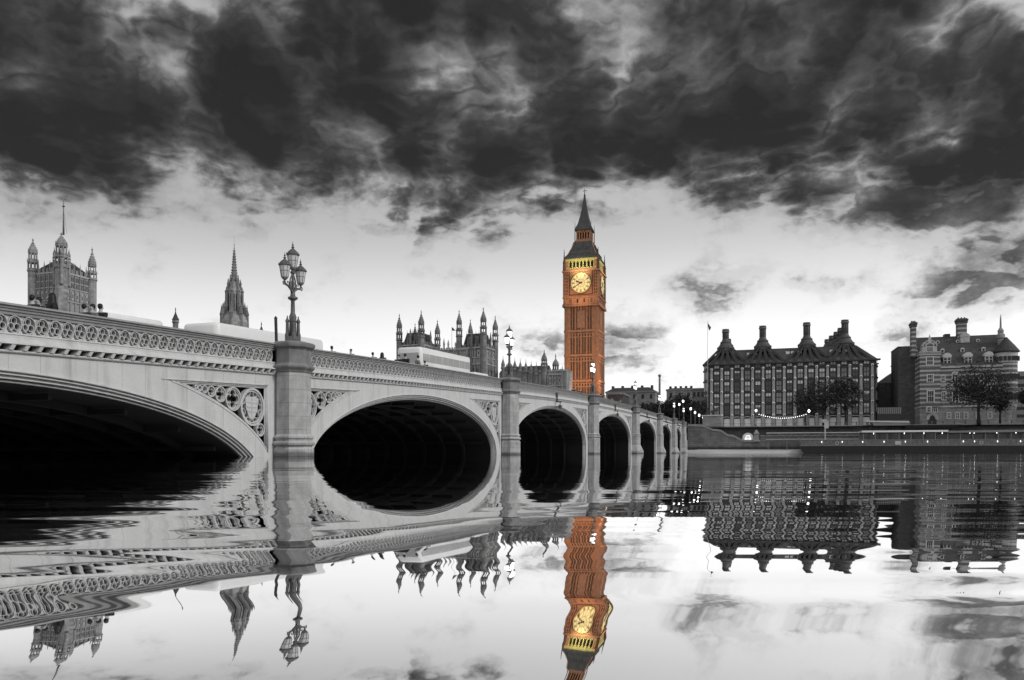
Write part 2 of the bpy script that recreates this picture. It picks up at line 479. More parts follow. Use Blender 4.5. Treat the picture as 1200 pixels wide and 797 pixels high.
for i in range(7):
    near = i < 2
    s0, s1 = PIER_S[i], PIER_S[i+1]
    c, a, z0, H = ARCH[i]
    lim = {-1: panel_limits(i, -1), 1: panel_limits(i, 1)}
    crit = [s0, s1, c - a - LIP, c + a + LIP, lim[-1][0], lim[-1][1], lim[1][0], lim[1][1]]
    n = 90 if near else 44
    xs = [c + (a + LIP) * math.cos(PI * k / n) for k in range(n + 1)] + crit
    xs += [c + (a + RINGW) * math.cos(PI * k / n) for k in range(n + 1)]
    xs = sorted(set(round(x, 4) for x in xs if s0 - 1e-6 <= x <= s1 + 1e-6))
    xs = [x for j, x in enumerate(xs) if j == 0 or x - xs[j-1] > .004]
    wall = MB(); recs = {1: MB(), -1: MB()}
    def lowz(x):
        z = zcurve(i, LIP, x)
        return -.8 if z is None else max(z, -.8)
    def outz(x):
        z = zcurve(i, RINGW, x)
        return -.8 if z is None else max(z, -.8)
    for xa, xb in zip(xs[:-1], xs[1:]):
        mid = (xa + xb) / 2
        ca, cb = zt(xa) - CORN + .02, zt(xb) - CORN + .02
        la = -.8 if abs(mid - c) > a + LIP else lowz(xa); lb = -.8 if abs(mid - c) > a + LIP else lowz(xb)
        hole = (lim[1][0] < mid < lim[1][1]) or (lim[-1][1] < mid < lim[-1][0])
        if hole:
            rec = recs[1 if mid > c else -1]
            oa, ob = max(outz(xa), .0), max(outz(xb), .0)
            pa, pb = zt(xa) - CORN - PTOP, zt(xb) - CORN - PTOP
            oa, ob = min(oa, pa), min(ob, pb)
            wall.add([(xa,0,la),(xb,0,lb),(xb,0,ob),(xa,0,oa)], [(0,1,2,3)])
            wall.add([(xa,0,pa),(xb,0,pb),(xb,0,cb),(xa,0,ca)], [(0,1,2,3)])
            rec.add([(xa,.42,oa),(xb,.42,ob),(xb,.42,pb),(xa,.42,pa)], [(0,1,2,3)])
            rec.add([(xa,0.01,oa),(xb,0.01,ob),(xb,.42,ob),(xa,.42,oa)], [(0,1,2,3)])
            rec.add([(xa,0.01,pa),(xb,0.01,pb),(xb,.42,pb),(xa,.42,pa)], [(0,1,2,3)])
        else:
            wall.add([(xa,0,la),(xb,0,lb),(xb,0,cb),(xa,0,ca)], [(0,1,2,3)])
    wall.build('spandrel_wall', M['stone'], bridge)
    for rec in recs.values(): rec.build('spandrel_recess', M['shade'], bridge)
    # tracery
    for side in (1, -1):
        tr = MB()
        tip, xf = lim[side]
        pcurve = [(x, z) for x, z in curve(i, RINGW, 160) if z > 0]
        g = .20
        def top(x): return zt(x) - CORN - PTOP - g
        xe = xf - side * g
        def dist(x, z): return min(math.hypot(x - p, z - q) for p, q in pcurve) - g
        def solve(f):
            lo, hi = .02, 2.2
            for _ in range(30):
                r = (lo + hi) / 2; x, z = f(r)
                if dist(x, z) >= r and (x - c) * side > 0: lo = r
                else: hi = r
            return lo
        slope = (zt(xf) - zt(xf - side)) * side
        big = solve(lambda r: (xe - side * r, top(xe - side * r) - r))
        cs = [(xe - side * big, top(xe - side * big) - big, big)]
        for _ in range(7):
            px_, pz_, pr = cs[-1]
            f = lambda r: (px_ - side * 2 * math.sqrt(r * pr), top(px_ - side * 2 * math.sqrt(r * pr)) - r)
            r = solve(f)
            if r < .07: break
            x, z = f(r); cs.append((x, z, r))
        px_, pz_, pr = cs[0]
        f = lambda r: (xe - side * r, pz_ - 2 * math.sqrt(r * pr))
        r = solve(f); low = None
        if r > .1: low = (*f(r), r)
        for q, (x, z, r) in enumerate(cs + ([low] if low else [])):
            w = max(.05, .11 * r)
            tr.ring(x, z, r, r, w, .06, .26, 22 if near else 12)
            if r > .35:
                tr.ring(x, z, r - w * 1.3, r - w * 1.3, w * .5, .10, .24, 22 if near else 12)
            if q == 0:
                if r > .4:   # shield
                    b = r * .52
                    tr.prism([(x-b, z+b*.95), (x-b*.4, z+b*1.1), (x, z+b*.98), (x+b*.4, z+b*1.1), (x+b, z+b*.95), (x+b*.92, z-b*.2), (x+b*.5, z-b*.95), (x, z-b*1.3), (x-b*.5, z-b*.95), (x-b*.92, z-b*.2)], .12, .3)
                    tr.box(x - b*.06, x + b*.06, .09, .12, z - b*1.0, z + b*.9)
                    for zz in (-.45, 0, .45): tr.box(x - b*.8, x + b*.8, .095, .12, z + zz*b - .02, z + zz*b + .02)
                    for k in range(8):
                        an = PI * (k + .5) / 4; tr.ring(x + r*.78*math.cos(an), z + r*.78*math.sin(an), r*.2, r*.2, .03, .12, .24, 8)
            elif r > .13:
                for k in range(4):
                    an = PI * k / 2
                    tr.ring(x + r*.42*math.cos(an), z + r*.42*math.sin(an), r*.42, r*.42, max(.03, r*.09), .12, .25, 10, a0=an-2.2, a1=an+2.2)
        # frame beads round the panel
        pts_c = [(x, z) for x, z in curve(i, RINGW, 160) if (x - tip) * side >= -.02 and (xf - x) * side >= 0]
        if side < 0: pts_c = pts_c[::-1]
        for off, yy, rr in ((.035, .015, .045), (.105, .06, .035), (.17, .10, .035)):
            cc, aa, zz0, HH = ARCH[i]
            pc = [(x, z) for x, z in curve(i, RINGW + off, 200) if (x - tip) * side >= 0 and (xf - side * off - x) * side >= 0 and z < top(x) + .1 and z > -.3]
            if len(pc) > 2: tr.tube([(x, yy, z) for x, z in pc], rr, 5)
            tr.tube([(xf - side * off, yy, zt(xf) - CORN - PTOP - off), (xf - side * off, yy, (pc[-1] if side > 0 else pc[0])[1] if pc else 0)], rr, 5)
            nseg = 10
            tr.tube([(tip + (xf - tip) * k / nseg, yy, zt(tip + (xf - tip) * k / nseg) - CORN - PTOP - off) for k in range(nseg + 1)], rr, 5)
        tr.build('spandrel_tracery', M['trim'], bridge)
    # arch mouldings
    mo = MB(); nn = 80 if near else 50
    band(mo, i, .0, .10, .30, .42, n=nn); band(mo, i, .103, .22, .17, .40, n=nn); band(mo, i, .223, LIP + .02, .07, .30, n=nn)
    for off, yy, rr in ((.03, .29, .035), (.13, .16, .035), (.25, .06, .03), (LIP, .0, .045)):
        mo.tube([(x, yy, z) for x, z in curve(i, off, nn)], rr, 6)
    mo.build('arch_moulding', M['trim'], bridge)
    # vault, ribs
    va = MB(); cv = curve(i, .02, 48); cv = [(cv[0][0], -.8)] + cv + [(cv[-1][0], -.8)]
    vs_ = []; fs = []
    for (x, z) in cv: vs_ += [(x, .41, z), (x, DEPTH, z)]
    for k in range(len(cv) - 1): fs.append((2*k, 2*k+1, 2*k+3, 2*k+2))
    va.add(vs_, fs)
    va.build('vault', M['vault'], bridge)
    rb = MB()
    for k in range(1, 13):
        y = .9 + k * 1.95
        band(rb, i, -.34, .0, y, y + .28, n=32)
    for off in (-.55, .55):    # cross pieces between the ribs
        for t in range(1, 12):
            an = PI * t / 12; x = c + (a - .2) * math.cos(an); z = z0 + (H - .2) * math.sin(an) + SHEAR * (x - c)
            if off > 0 and z > 0: rb.box(x - .08, x + .08, 1.0, DEPTH - .5, z - .12, z + .1)
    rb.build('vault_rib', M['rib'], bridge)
    # parapet and cornice
    ns = 14
    st = [(s0 + (s1 - s0) * k / ns, zt(s0 + (s1 - s0) * k / ns)) for k in range(ns + 1)]
    pa = MB()
    pa.sweep(st, [(.42,-.30),(.42,-.06),(.36,0),(-.10,.0),(-.20,-.035),(-.22,-.085),(-.14,-.12),(-.14,-.165),(-.085,-.20),(-.085,-.255),(-.035,-.29),(-.035,-.365),(.10,-.37)], M['coping'])
    pa.build('coping', None, bridge)
    co = MB()
    co.sweep(st, [(.10,-.935),(-.05,-.935),(-.06,-.985),(-.03,-1.0),(-.035,-1.10),(-.06,-1.18),(-.11,-1.235),(-.19,-1.265),(-.21,-1.30),(.0,-1.315)], M['trim'])
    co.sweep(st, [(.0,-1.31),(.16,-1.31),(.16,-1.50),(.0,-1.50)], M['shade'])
    co.sweep(st, [(.05,-1.49),(-.09,-1.495),(-.11,-1.53),(-.09,-1.565),(.01,-1.60)], M['trim'])
    pitch = .5; x = s0 + PW + .15
    while x < s1 - PW:
        z = zt(x)
        if i < 4:
            co.hexa([(x-.11,-.15,z-1.49),(x+.03,-.15,z-1.49),(x+.03,.15,z-1.49),(x-.11,.15,z-1.49),
                     (x-.03,-.19,z-1.315),(x+.11,-.19,z-1.315),(x+.11,.15,z-1.315),(x-.03,.15,z-1.315)], M['trim'])
        x += pitch
    co.build('cornice', None, bridge)
    bk = MB(); bk.sweep(st, [(.22,-.30),(.22,-1.0)], M['shade']); bk.sweep(st, [(.40,-.30),(.40,-1.2)], M['trim'])  # added dark sheet stands in for the shade behind the openwork
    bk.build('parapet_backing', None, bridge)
    pr = MB()
    x = s0 + PW + .35
    while x < s1 - PW - .2:
        z = zt(x) - .65; sh = (zt(x + .2) - zt(x - .2)) / .4
        if x > 10:
            if i < 3:
                sg = 14 if i < 2 else 9
                pr.ring(x, z, .25, .285, .026, -.03, .14, sg, shear=sh)
                for (ax, azz, rx, rz) in ((0, .115, .108, .122), (-.108, -.075, .112, .125), (.108, -.075, .112, .125)):
                    pr.ring(x + ax, z + azz + sh * ax, rx, rz, .021, .02, .15, 10 if i < 2 else 6, shear=sh)
                # spandrel fillets above and below the rings
                for sg2 in (-1,):
                    x2 = x + .25
                    pr.prism([(x2-.13, z+.285), (x2+.13, z+.285), (x2, z+.07)], .05, .16)
                    pr.prism([(x2-.10, z-.285), (x2, z-.12), (x2+.10, z-.285)], .05, .16)
            else:
                pr.box(x - .2, x - .13, -.02, .14, z - .285, z + .285)
        x += pitch
        if i >= 3: x += .3
    pr.build('parapet_tracery', M['trim'], bridge)
    if i >= 2:   # navigation lamp bracket over the crown
        nb = MB(); zc_ = zt(c)
        nb.box(c-.14, c+.14, -.75, -.12, zc_-1.75, zc_-1.62)
        nb.tube([(c, -.1, zc_-2.35), (c, -.55, zc_-2.1), (c, -.62, zc_-1.7)], .06, 5)
        nb.box(c-.3, c+.3, -.75, -.45, zc_-2.5, zc_-2.1)
        nb.box(c-.08, c+.08, -.3, -.05, zc_-1.62, zc_-.6)
        nb.build('signal_bracket', M['iron'], bridge)

# deck, pavements, far parapet
ns = 40; st = [(-10 + 266 * k / ns, zt(-10 + 266 * k / ns)) for k in range(ns + 1)]
dk = MB(); dk.sweep(st, [(4.1,-1.35),(DEPTH-4.1,-1.35)]); dk.build('roadway', M['asphalt'], bridge)
dk = MB()
dk.sweep(st, [(.40,-1.2),(3.9,-1.2),(4.1,-1.22),(4.1,-1.36)]); dk.sweep(st, [(DEPTH-4.1,-1.36),(DEPTH-4.1,-1.22),(DEPTH-.3,-1.2)])
dk.build('footway', M['concrete'], bridge)
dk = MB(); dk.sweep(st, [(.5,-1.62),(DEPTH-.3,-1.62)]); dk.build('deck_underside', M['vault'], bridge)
fp = MB(); fp.sweep(st, [(DEPTH-.3,-1.3),(DEPTH-.3,-.1),(DEPTH-.35,0),(DEPTH+.2,0),(DEPTH+.05,-.3),(DEPTH+.05,-3.0)])
fp.build('far_parapet', M['stone'], bridge)

# piers
for k, s in enumerate(PIER_S):
    z_m = .52 + .0245 * (s - 32.73)
    if k == 0: z_m = .1
    zc_ = zt(s)
    p = MB(); cy = -.52; f = 1 / math.cos(PI / 8)
    r = .86 * f
    sh_top = zc_ - 1.50
    p.lathe(s, cy, [(r*1.12, -1.2), (r*1.12, z_m - .16), (r*1.06, z_m - .10), (r*1.0, z_m - .02), (r*1.16, z_m + .04), (r*1.19, z_m + .12), (r*1.14, z_m + .20), (r*1.02, z_m + .26),
                    (r*1.05, z_m + .33), (r*1.12, z_m + .38), (r*1.12, z_m + .46), (r*1.0, z_m + .54), (r*.97, z_m + .58), (r*.97, sh_top)], 8)
    cp = MB(); cp.lathe(s, cy, [(r*.96, sh_top - .01),
                    (r*1.02, sh_top + .06), (r*1.04, sh_top + .12), (r*1.12, sh_top + .20), (r*1.17, sh_top + .26), (r*1.17, sh_top + .33), (r*1.03, sh_top + .42),
                    (r*.98, sh_top + .48), (r*.98, zc_ - .36), (r*1.04, zc_ - .30), (r*1.16, zc_ - .22), (r*1.19, zc_ - .12), (r*1.19, zc_ - .04), (r*1.05, zc_ + .03), (r*.9, zc_ + .06)], 8)
    o = p.build('pier', M['pier'], bridge)
    cp.build('pier_cap', M['cap'], o)
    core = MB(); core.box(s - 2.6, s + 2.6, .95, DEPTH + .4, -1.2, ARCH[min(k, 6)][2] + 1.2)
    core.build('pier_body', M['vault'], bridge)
    if k >= 4:
        c2 = MB(); c2.lathe(s, cy, [(r*1.75, -.5), (r*1.75, .5), (r*1.12, 1.7)], 8); c2.build('cutwater', M['pier'], bridge)
# west abutment flank
ab = MB(); ab.box(253.6, 256.0, .05, DEPTH, -.8, zt(250) - 1.6); ab.build('abutment', M['pier'], bridge)

# ================================================================== BRIDGE LAMPS
def lantern(root, x, y, z, s, glass, name_glass='lantern_glass'):
    g = MB(); g.lathe(x, y, [(.165*s, z), (.255*s, z + .56*s)], 8, None)
    go = g.build(name_glass, M[glass], root)
    f = MB()
    f.lathe(x, y, [(.05*s, z-.14*s), (.12*s, z-.10*s), (.18*s, z-.02*s), (.175*s, z+.01*s), (.10*s, z+.02*s)], 8)
    for k in range(8):
        a = PI/8 + 2*PI*k/8
        f.tube([(x+.172*s*math.cos(a), y+.172*s*math.sin(a), z), (x+.262*s*math.cos(a), y+.262*s*math.sin(a), z+.56*s)], .013*s, 4)
    f.lathe(x, y, [(.225*s, z+.29*s),(.232*s, z+.30*s),(.222*s, z+.31*s)], 8)
    f.build('lantern_frame', M['iron_l'], go)
    r = MB()
    r.lathe(x, y, [(.27*s, z+.555*s), (.315*s, z+.58*s), (.31*s, z+.62*s), (.26*s, z+.68*s), (.19*s, z+.77*s), (.11*s, z+.84*s), (.06*s, z+.87*s), (.05*s, z+.93*s), (.085*s, z+.95*s), (.03*s, z+.99*s), (.03*s, z+1.03*s), (.055*s, z+1.06*s), (.02*s, z+1.10*s), (.008*s, z+1.22*s)], 10)
    for k in range(8):
        a = 2*PI*k/8; r.lathe(x+.29*s*math.cos(a), y+.29*s*math.sin(a), [(.02*s, z+.6*s), (.006*s, z+.70*s)], 4)
    r.build('lantern_roof', M['iron'], go)
def bridge_lamp(glass):
    root = empty('bridge_lamp', (0, 0, 0))
    b = MB()
    b.lathe(0, 0, [(.42, 0), (.42, .08), (.36, .14), (.34, .3)], 8)
    for k in range(4):
        a = PI/4 + PI/2*k; x, y = .27*math.cos(a), .27*math.sin(a)
        b.lathe(x, y, [(.12, .12), (.12, .42), (.085, .5), (.075, 1.0), (.10, 1.04), (.10, 1.10), (.07, 1.16), (.03, 1.24), (.035, 1.29), (.008, 1.36)], 8)
    b.build('base', M['iron'], root)
    c = MB()
    c.lathe(0, 0, [(.19, .2), (.17, 1.1), (.19, 1.3), (.11, 1.5), (.095, 2.1), (.14, 2.14), (.24, 2.2), (.25, 2.28), (.13, 2.33), (.11, 2.5), (.12, 2.55)], 12, smooth=True)
    c.build('column', M['iron'], root)
    for sg in (-1, 1):
        a = MB()
        a.tube([(0, 0, 2.4), (sg*.12, 0, 2.62), (sg*.38, 0, 2.78), (sg*.62, 0, 2.82), (sg*.70, 0, 2.92), (sg*.69, 0, 3.02)], [.07, .065, .06, .055, .05, .05], 8)
        a.tube([(sg*.10, 0, 2.5), (sg*.24, 0, 2.9), (sg*.22, 0, 3.15), (sg*.08, 0, 3.38), (0, 0, 3.5)], [.05, .04, .035, .04, .05], 6)
        a.tube([(sg*.62, 0, 2.82), (sg*.80, 0, 2.78), (sg*.84, 0, 2.9), (sg*.76, 0, 2.95)], .03, 6)
        a.tube([(sg*.3, 0, 2.80), (sg*.34, 0, 2.98), (sg*.45, 0, 3.0), (sg*.47, 0, 2.9)], .025, 6)
        a.build('arm', M['iron'], root)
        lantern(root, sg*.69, 0, 3.15, 1.0, glass)
    f = MB()
    f.tube([(0, 0, 2.5), (0, 0, 3.62)], [.07, .06], 8)
    f.lathe(0, 0, [(.06, 3.42), (.13, 3.5), (.13, 3.56), (.06, 3.64)], 8)
    f.ring(0, 2.98, .13, .2, .03, -.02, .02, 12)
    f.build('centre_stem', M['iron'], root)
    lantern(root, 0, 0, 3.78, 1.06, glass)
    return root
lab = {1: 'large unlit triple lantern lamp on the nearest pier of the bridge',
       2: 'glowing triple lantern lamp on the second pier, in front of the pinnacled river range',
       3: 'lit triple lantern lamp on the bridge, standing in front of the clock tower',
       4: 'lit triple lantern lamp on the bridge just right of the clock tower, before low rooftops',
       5: 'lit triple lantern lamp on the bridge beside the tall thin column',
       6: 'small lit triple lantern lamp on the second last pier, against dark trees',
       7: 'smallest lit triple lantern lamp at the far end of the bridge by the river stairs'}
protoA = bridge_lamp('glass_u')
protoB = bridge_lamp('glass_lit')
for k in range(1, 8):
    s = PIER_S[k]
    o = protoA if k == 1 else (protoB if k == 2 else copy_tree(protoB))
    x, y = W(s, -D_FACE + .52)
    o.location = (x, y, zt(s) + .06); o.rotation_euler = (0, 0, BRG)
    tag(o, lab[k], 'street lamp', 'triple lantern lamps along the bridge')

# ================================================================== WATER, GROUND, EMBANKMENT
def grid_plane(name, x0, x1, y0, y1, z, m, kind='structure', rz=0):
    mb = MB(); mb.add([(x0,y0,z),(x1,y0,z),(x1,y1,z),(x0,y1,z)], [(0,1,2,3)])
    o = mb.build(name, m, rz=rz); tag(o, kind=kind); return o
UB = 254.5                        # river wall line
GZ = 8.35                         # street level behind it
grid_plane('river_water', -4000, 4000, -1200, 4200, 0.0, M['water'])
grid_plane('ground', -4000, 4000, UB + 1.0, 6000, GZ, M['ground'], rz=CITY)
# foreshore: sheet coloured pale for water reflecting the sky, at the wall foot (city frame: local x = v, local y = u)
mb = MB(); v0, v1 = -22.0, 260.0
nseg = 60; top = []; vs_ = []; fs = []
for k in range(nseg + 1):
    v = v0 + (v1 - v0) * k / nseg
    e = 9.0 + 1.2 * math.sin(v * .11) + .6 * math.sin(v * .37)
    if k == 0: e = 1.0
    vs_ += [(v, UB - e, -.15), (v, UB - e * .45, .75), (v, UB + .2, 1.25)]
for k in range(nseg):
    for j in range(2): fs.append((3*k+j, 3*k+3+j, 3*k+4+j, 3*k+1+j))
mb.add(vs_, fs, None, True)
o = mb.build('bright_water_strip', M['bright_water'], rz=CITY); tag(o, kind='structure')

# river wall with the stair parapet: local x=v, y=u
vA, vB = -21.0, v_at(891, UB)
emb = empty('river_wall', (0, 0, 0), CITY, 'dark granite river wall with a pale sloping stair parapet beside the bridge end', 'wall')
mb = MB()
mb.box(-260, -47, UB, UB + 1.2, -.5, GZ + .9)
mb.box(vB, 400, UB - .02, UB + 1.0, -.5, GZ - 3.0)
mb.box(v_at(848, UB + 6), 400, UB + 5, UB + 6, -.5, GZ + .1)
mb.box(-47, v_at(848, UB + 6), UB + 5.02, UB + 6, -.5, GZ + .6)
Yb = Yuv(UB, 0)
def zb(py, px=850): return zat(py, Yuv(UB, v_at(px, UB)))
poly = [(vA, -.5), (vB, -.5)]
stair = [(891, 517.5), (871, 517.5), (859, 511.5), (853, 511), (845, 505.5), (835, 504.5), (823, 499.5), (806, 499)]
for px, py in stair: poly.append((v_at(px, UB), zb(py, px)))
mb.prism(poly, UB, UB + 1.0)
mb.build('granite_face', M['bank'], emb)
mb = MB()
for (a, b) in zip(stair[:-1], stair[1:]):
    xa, xb = v_at(a[0], UB), v_at(b[0], UB); za, zb_ = zb(a[1], a[0]), zb(b[1], b[0])
    mb.hexa([(xb, UB-.25, zb_-.15), (xa, UB-.25, za-.15), (xa, UB+1.2, za-.15), (xb, UB+1.2, zb_-.15),
             (xb, UB-.25, zb_+.55), (xa, UB-.25, za+.55), (xa, UB+1.2, za+.55), (xb, UB+1.2, zb_+.55)])
mb.build('stair_coping', M['bankcap'], emb)
mb = MB()
mb.box(vB, 300, UB - .3, UB + 1.1, GZ - 3.0, GZ - 2.7)
mb.box(v_at(848, UB + 6), 300, UB + 4.8, UB + 6.2, GZ + .1, GZ + .42)
mb.box(-260, -47, UB - .3, UB + 1.4, GZ + .9, GZ + 1.3)
mb.build('wall_coping', M['bankcap'], emb)

for v_ in range(9, 96, 3):   # quay balustrade posts
    rp = MB(); rp.box(v_-.14, v_+.14, UB+5.4, UB+5.7, GZ+.42, GZ+1.45); rp.build('railing_post', M['iron'], emb)
mb = MB(); mb.box(-14, 96, UB+5.5, UB+5.6, GZ+1.25, GZ+1.33); mb.build('rail', M['iron'], emb)
def thing_at(name, px, u, z, label, cat, group=None, rz=CITY):
    v = v_at(px, u); x, y = W(u, v)
    o = empty(name, (x, y, z), rz, label, cat, group); return o, Yuv(u, v)
# stair pedestal (obelisk like pillar)
def pedestal(px, label, group):
    o, Yd = thing_at('wall_pedestal', px, UB - .3, zat(517, 236), label, 'pillar', group)
    mb = MB(); mb.frus(0, 0, 0, .3, 2.2, 2.0, 1.9, 1.8); mb.frus(0, 0, .3, 2.3, 1.6, 1.5, 1.4, 1.4); mb.frus(0, 0, 2.3, 2.6, 1.8, 1.8, 1.8, 1.8); mb.frus(0, 0, 2.6, 3.7, 1.5, 1.5, .3, .3)
    mb.build('stone_shaft', M['bankcap'], o)
pedestal(886.5, 'grey granite pillar with pointed cap at the foot of the river stairs', None)
# white mooring pile
o, Yd = thing_at('mooring_pile', 804.5, UB - 12, -.6, 'thin white mooring pile standing in the water by the bridge end', 'pile')
mb = MB(); mb.lathe(0, 0, [(.22, 0), (.22, 4.1), (.27, 4.12), (.27, 4.4), (.05, 4.55)], 10); mb.build('post', M['white'], o)
# statue on plinth
u_s = 262
o, Yd = thing_at('stone_plinth', 834.5, u_s, GZ, 'wide pale stone plinth carrying the chariot statue', 'plinth')
mb = MB(); mb.frus(0, 0, 0, .5, 6.9, 4.2, 6.6, 4.0, M['pstone']); mb.frus(0, 0, .5, 3.9, 6.0, 3.5, 5.9, 3.4, M['gran']); mb.frus(0, 0, 3.9, 4.25, 6.6, 3.9, 6.5, 3.8, M['pstone']); mb.build('stone_block', None, o)
PLZ = GZ + 4.25
def skin_mesh(name, nodes, edges, m, parent=None, sub=1, root=0):
    """nodes: (x,y,z,r)"""
    me = bpy.data.meshes.new(name); me.from_pydata([n[:3] for n in nodes], edges, [])
    o = bpy.data.objects.new(name, me); COL.objects.link(o)
    md = o.modifiers.new('skin', 'SKIN')
    for k, n in enumerate(nodes):
        r = n[3]; me.skin_vertices[0].data[k].radius = (r, r) if not isinstance(r, tuple) else r
        me.skin_vertices[0].data[k].use_root = (k == root)
    sb = o.modifiers.new('sub', 'SUBSURF'); sb.levels = sub; sb.render_levels = sub
    dg = bpy.context.evaluated_depsgraph_get(); ev = o.evaluated_get(dg)
    m2 = bpy.data.meshes.new_from_object(ev); m2.name = name
    o.modifiers.clear(); o.data = m2; bpy.data.meshes.remove(me)
    m2.materials.clear(); m2.materials.append(m)
    m2.polygons.foreach_set('use_smooth', [True] * len(m2.polygons))
    if parent: o.parent = parent
    return o
def skin_cached(): pass
o, Yd = thing_at('chariot_statue', 834.5, u_s, PLZ, 'dark bronze statue of two rearing horses drawing a chariot on the plinth', 'statue')
def horse(yoff):
    N = [(-.9, yoff, 1.35, .34), (-.3, yoff, 1.5, .36), (.35, yoff, 1.75, .38), (.75, yoff, 2.2, .24), (.95, yoff, 2.65, .17), (1.25, yoff, 2.62, .13), (1.5, yoff, 2.45, .08),
         (-1.0, yoff-.2, .9, .18), (-.8, yoff-.22, .5, .11), (-1.0, yoff-.22, .05, .08),
         (-1.1, yoff+.2, .9, .18), (-.95, yoff+.22, .5, .11), (-1.2, yoff+.22, .05, .08),
         (.7, yoff-.2, 1.5, .15), (1.15, yoff-.22, 1.45, .10), (1.25, yoff-.22, 1.05, .07),
         (.7, yoff+.2, 1.6, .15), (1.2, yoff+.22, 1.75, .10), (1.4, yoff+.22, 1.4, .07),
         (-1.25, yoff, 1.4, .1), (-1.5, yoff, 1.0, .09)]
    Ed = [(0,1),(1,2),(2,3),(3,4),(4,5),(5,6),(0,7),(7,8),(8,9),(0,10),(10,11),(11,12),(2,13),(13,14),(14,15),(2,16),(16,17),(17,18),(0,19),(19,20)]
    return skin_mesh('horse', N, Ed, M['bronze_st'], o)
h1 = horse(-.7); h1.location = (1.0, 0, 0); h2 = horse(.7); h2.location = (1.15, 0, .02)
mb = MB()
mb.box(-2.2, -.9, -.8, .8, .75, .85); mb.prism([(-1.0,.8),(-.85,1.6),(-.95,1.6),(-1.1,.8)], -.8, .8)
for y in (-.8, .74): mb.prism([(-2.2,.8),(-.95,.8),(-.85,1.6),(-1.6,1.3)], y, y+.06)
mb.tube([(-.9,0,.8),(1.4,0,1.2)], .06, 6)
mb.build('chariot', M['bronze_st'], o)
for y in (-.95, .95):
    w = MB(); w.ring(-1.6, .6, .6, .6, .08, y-.04, y+.04, 16)
    for k in range(4):
        a = PI*k/4; w.tube([(-1.6-.55*math.cos(a), y, .6-.55*math.sin(a)), (-1.6+.55*math.cos(a), y, .6+.55*math.sin(a))], .03, 4)
    w.build('wheel', M['bronze_st'], o)
skin_mesh('figure', [(-1.5,0,1.75,.24),(-1.5,0,2.2,.22),(-1.5,0,2.5,.10),(-1.5,0,2.72,.15),(-1.5,-.2,1.3,.16),(-1.5,-.2,.85,.12),(-1.5,.2,1.3,.16),(-1.5,.2,.85,.12),
    (-1.35,-.35,2.3,.08),(-1.0,-.6,2.55,.06),(-.8,-.8,2.9,.05),(-1.35,.35,2.3,.08),(-1.1,.6,2.6,.06),(-1.0,.8,3.0,.05)],
    [(0,1),(1,2),(2,3),(0,4),(4,5),(0,6),(6,7),(1,8),(8,9),(9,10),(1,11),(11,12),(12,13)], M['bronze_st'], o)

# ================================================================== GOTHIC TOWERS
def rot_pts(pts, a): return pts
def turret(parent, x, y, r, zs, name='turret', m='goth', spire=.42, op=True, zbase=None):
    """octagonal turret: zs = (z bottom, z of open lantern, z of cap, z tip)"""
    zb0, zl, zc2, ztp = zs
    mb = MB()
    mm = M[m]
    mb.lathe(x, y, [(r, zb0), (r, zl), (r*1.18, zl+.02*(ztp-zl)), (r*1.18, zl+.05*(ztp-zl)), (r*.9, zl+.06*(ztp-zl))], 8, mm)
    h = zc2 - zl
    # two tiers of open lights
    for t in range(2):
        za, zb2 = zl + h*(.06 + .47*t), zl + h*(.06 + .47*(t+1))
        rr = r * (.92 - .14*t)
        for k in range(8):
            a = PI/8 + PI/4*k
            mb.tube([(x+rr*math.cos(a), y+rr*math.sin(a), za), (x+rr*math.cos(a), y+rr*math.sin(a), zb2)], rr*.15, 4, mm, False)
            mb.lathe(x+rr*1.15*math.cos(a), y+rr*1.15*math.sin(a), [(rr*.10, zb2-h*.08), (rr*.10, zb2+h*.03), (.02, zb2+h*.14)], 4, mm)
        mb.lathe(x, y, [(rr*1.0, zb2-h*.10), (rr*1.15, zb2-h*.06), (rr*1.15, zb2), (rr*.9, zb2+h*.01)], 8, mm)
        mb.lathe(x, y, [(rr*1.0, za), (rr*1.0, za+h*.12), (rr*.9, za+h*.12)], 8, mm)
    rr = r * .80; hc = ztp - zc2
    mb.lathe(x, y, [(rr*.95, zc2-.02*h), (rr*1.12, zc2+hc*.04), (rr*1.12, zc2+hc*.10), (rr*1.0, zc2+hc*.2), (rr*.72, zc2+hc*.36), (rr*.42, zc2+hc*.50), (rr*.24, zc2+hc*.64), (rr*.12, zc2+hc*.80), (rr*.28, zc2+hc*.83), (rr*.28, zc2+hc*.86), (rr*.08, zc2+hc*.89), (rr*.04, ztp)], 8, mm)
    for k in range(8):
        a = PI/8 + PI/4*k
        for q in range(4):
            f = .15 + .14*q; rad = rr*(1.08 - .24*q)
            mb.lathe(x+rad*math.cos(a), y+rad*math.sin(a), [(rr*.07, zc2+hc*f), (rr*.10, zc2+hc*(f+.03)), (.01, zc2+hc*(f+.07))], 4, mm)
    return mb.build(name, None, parent)
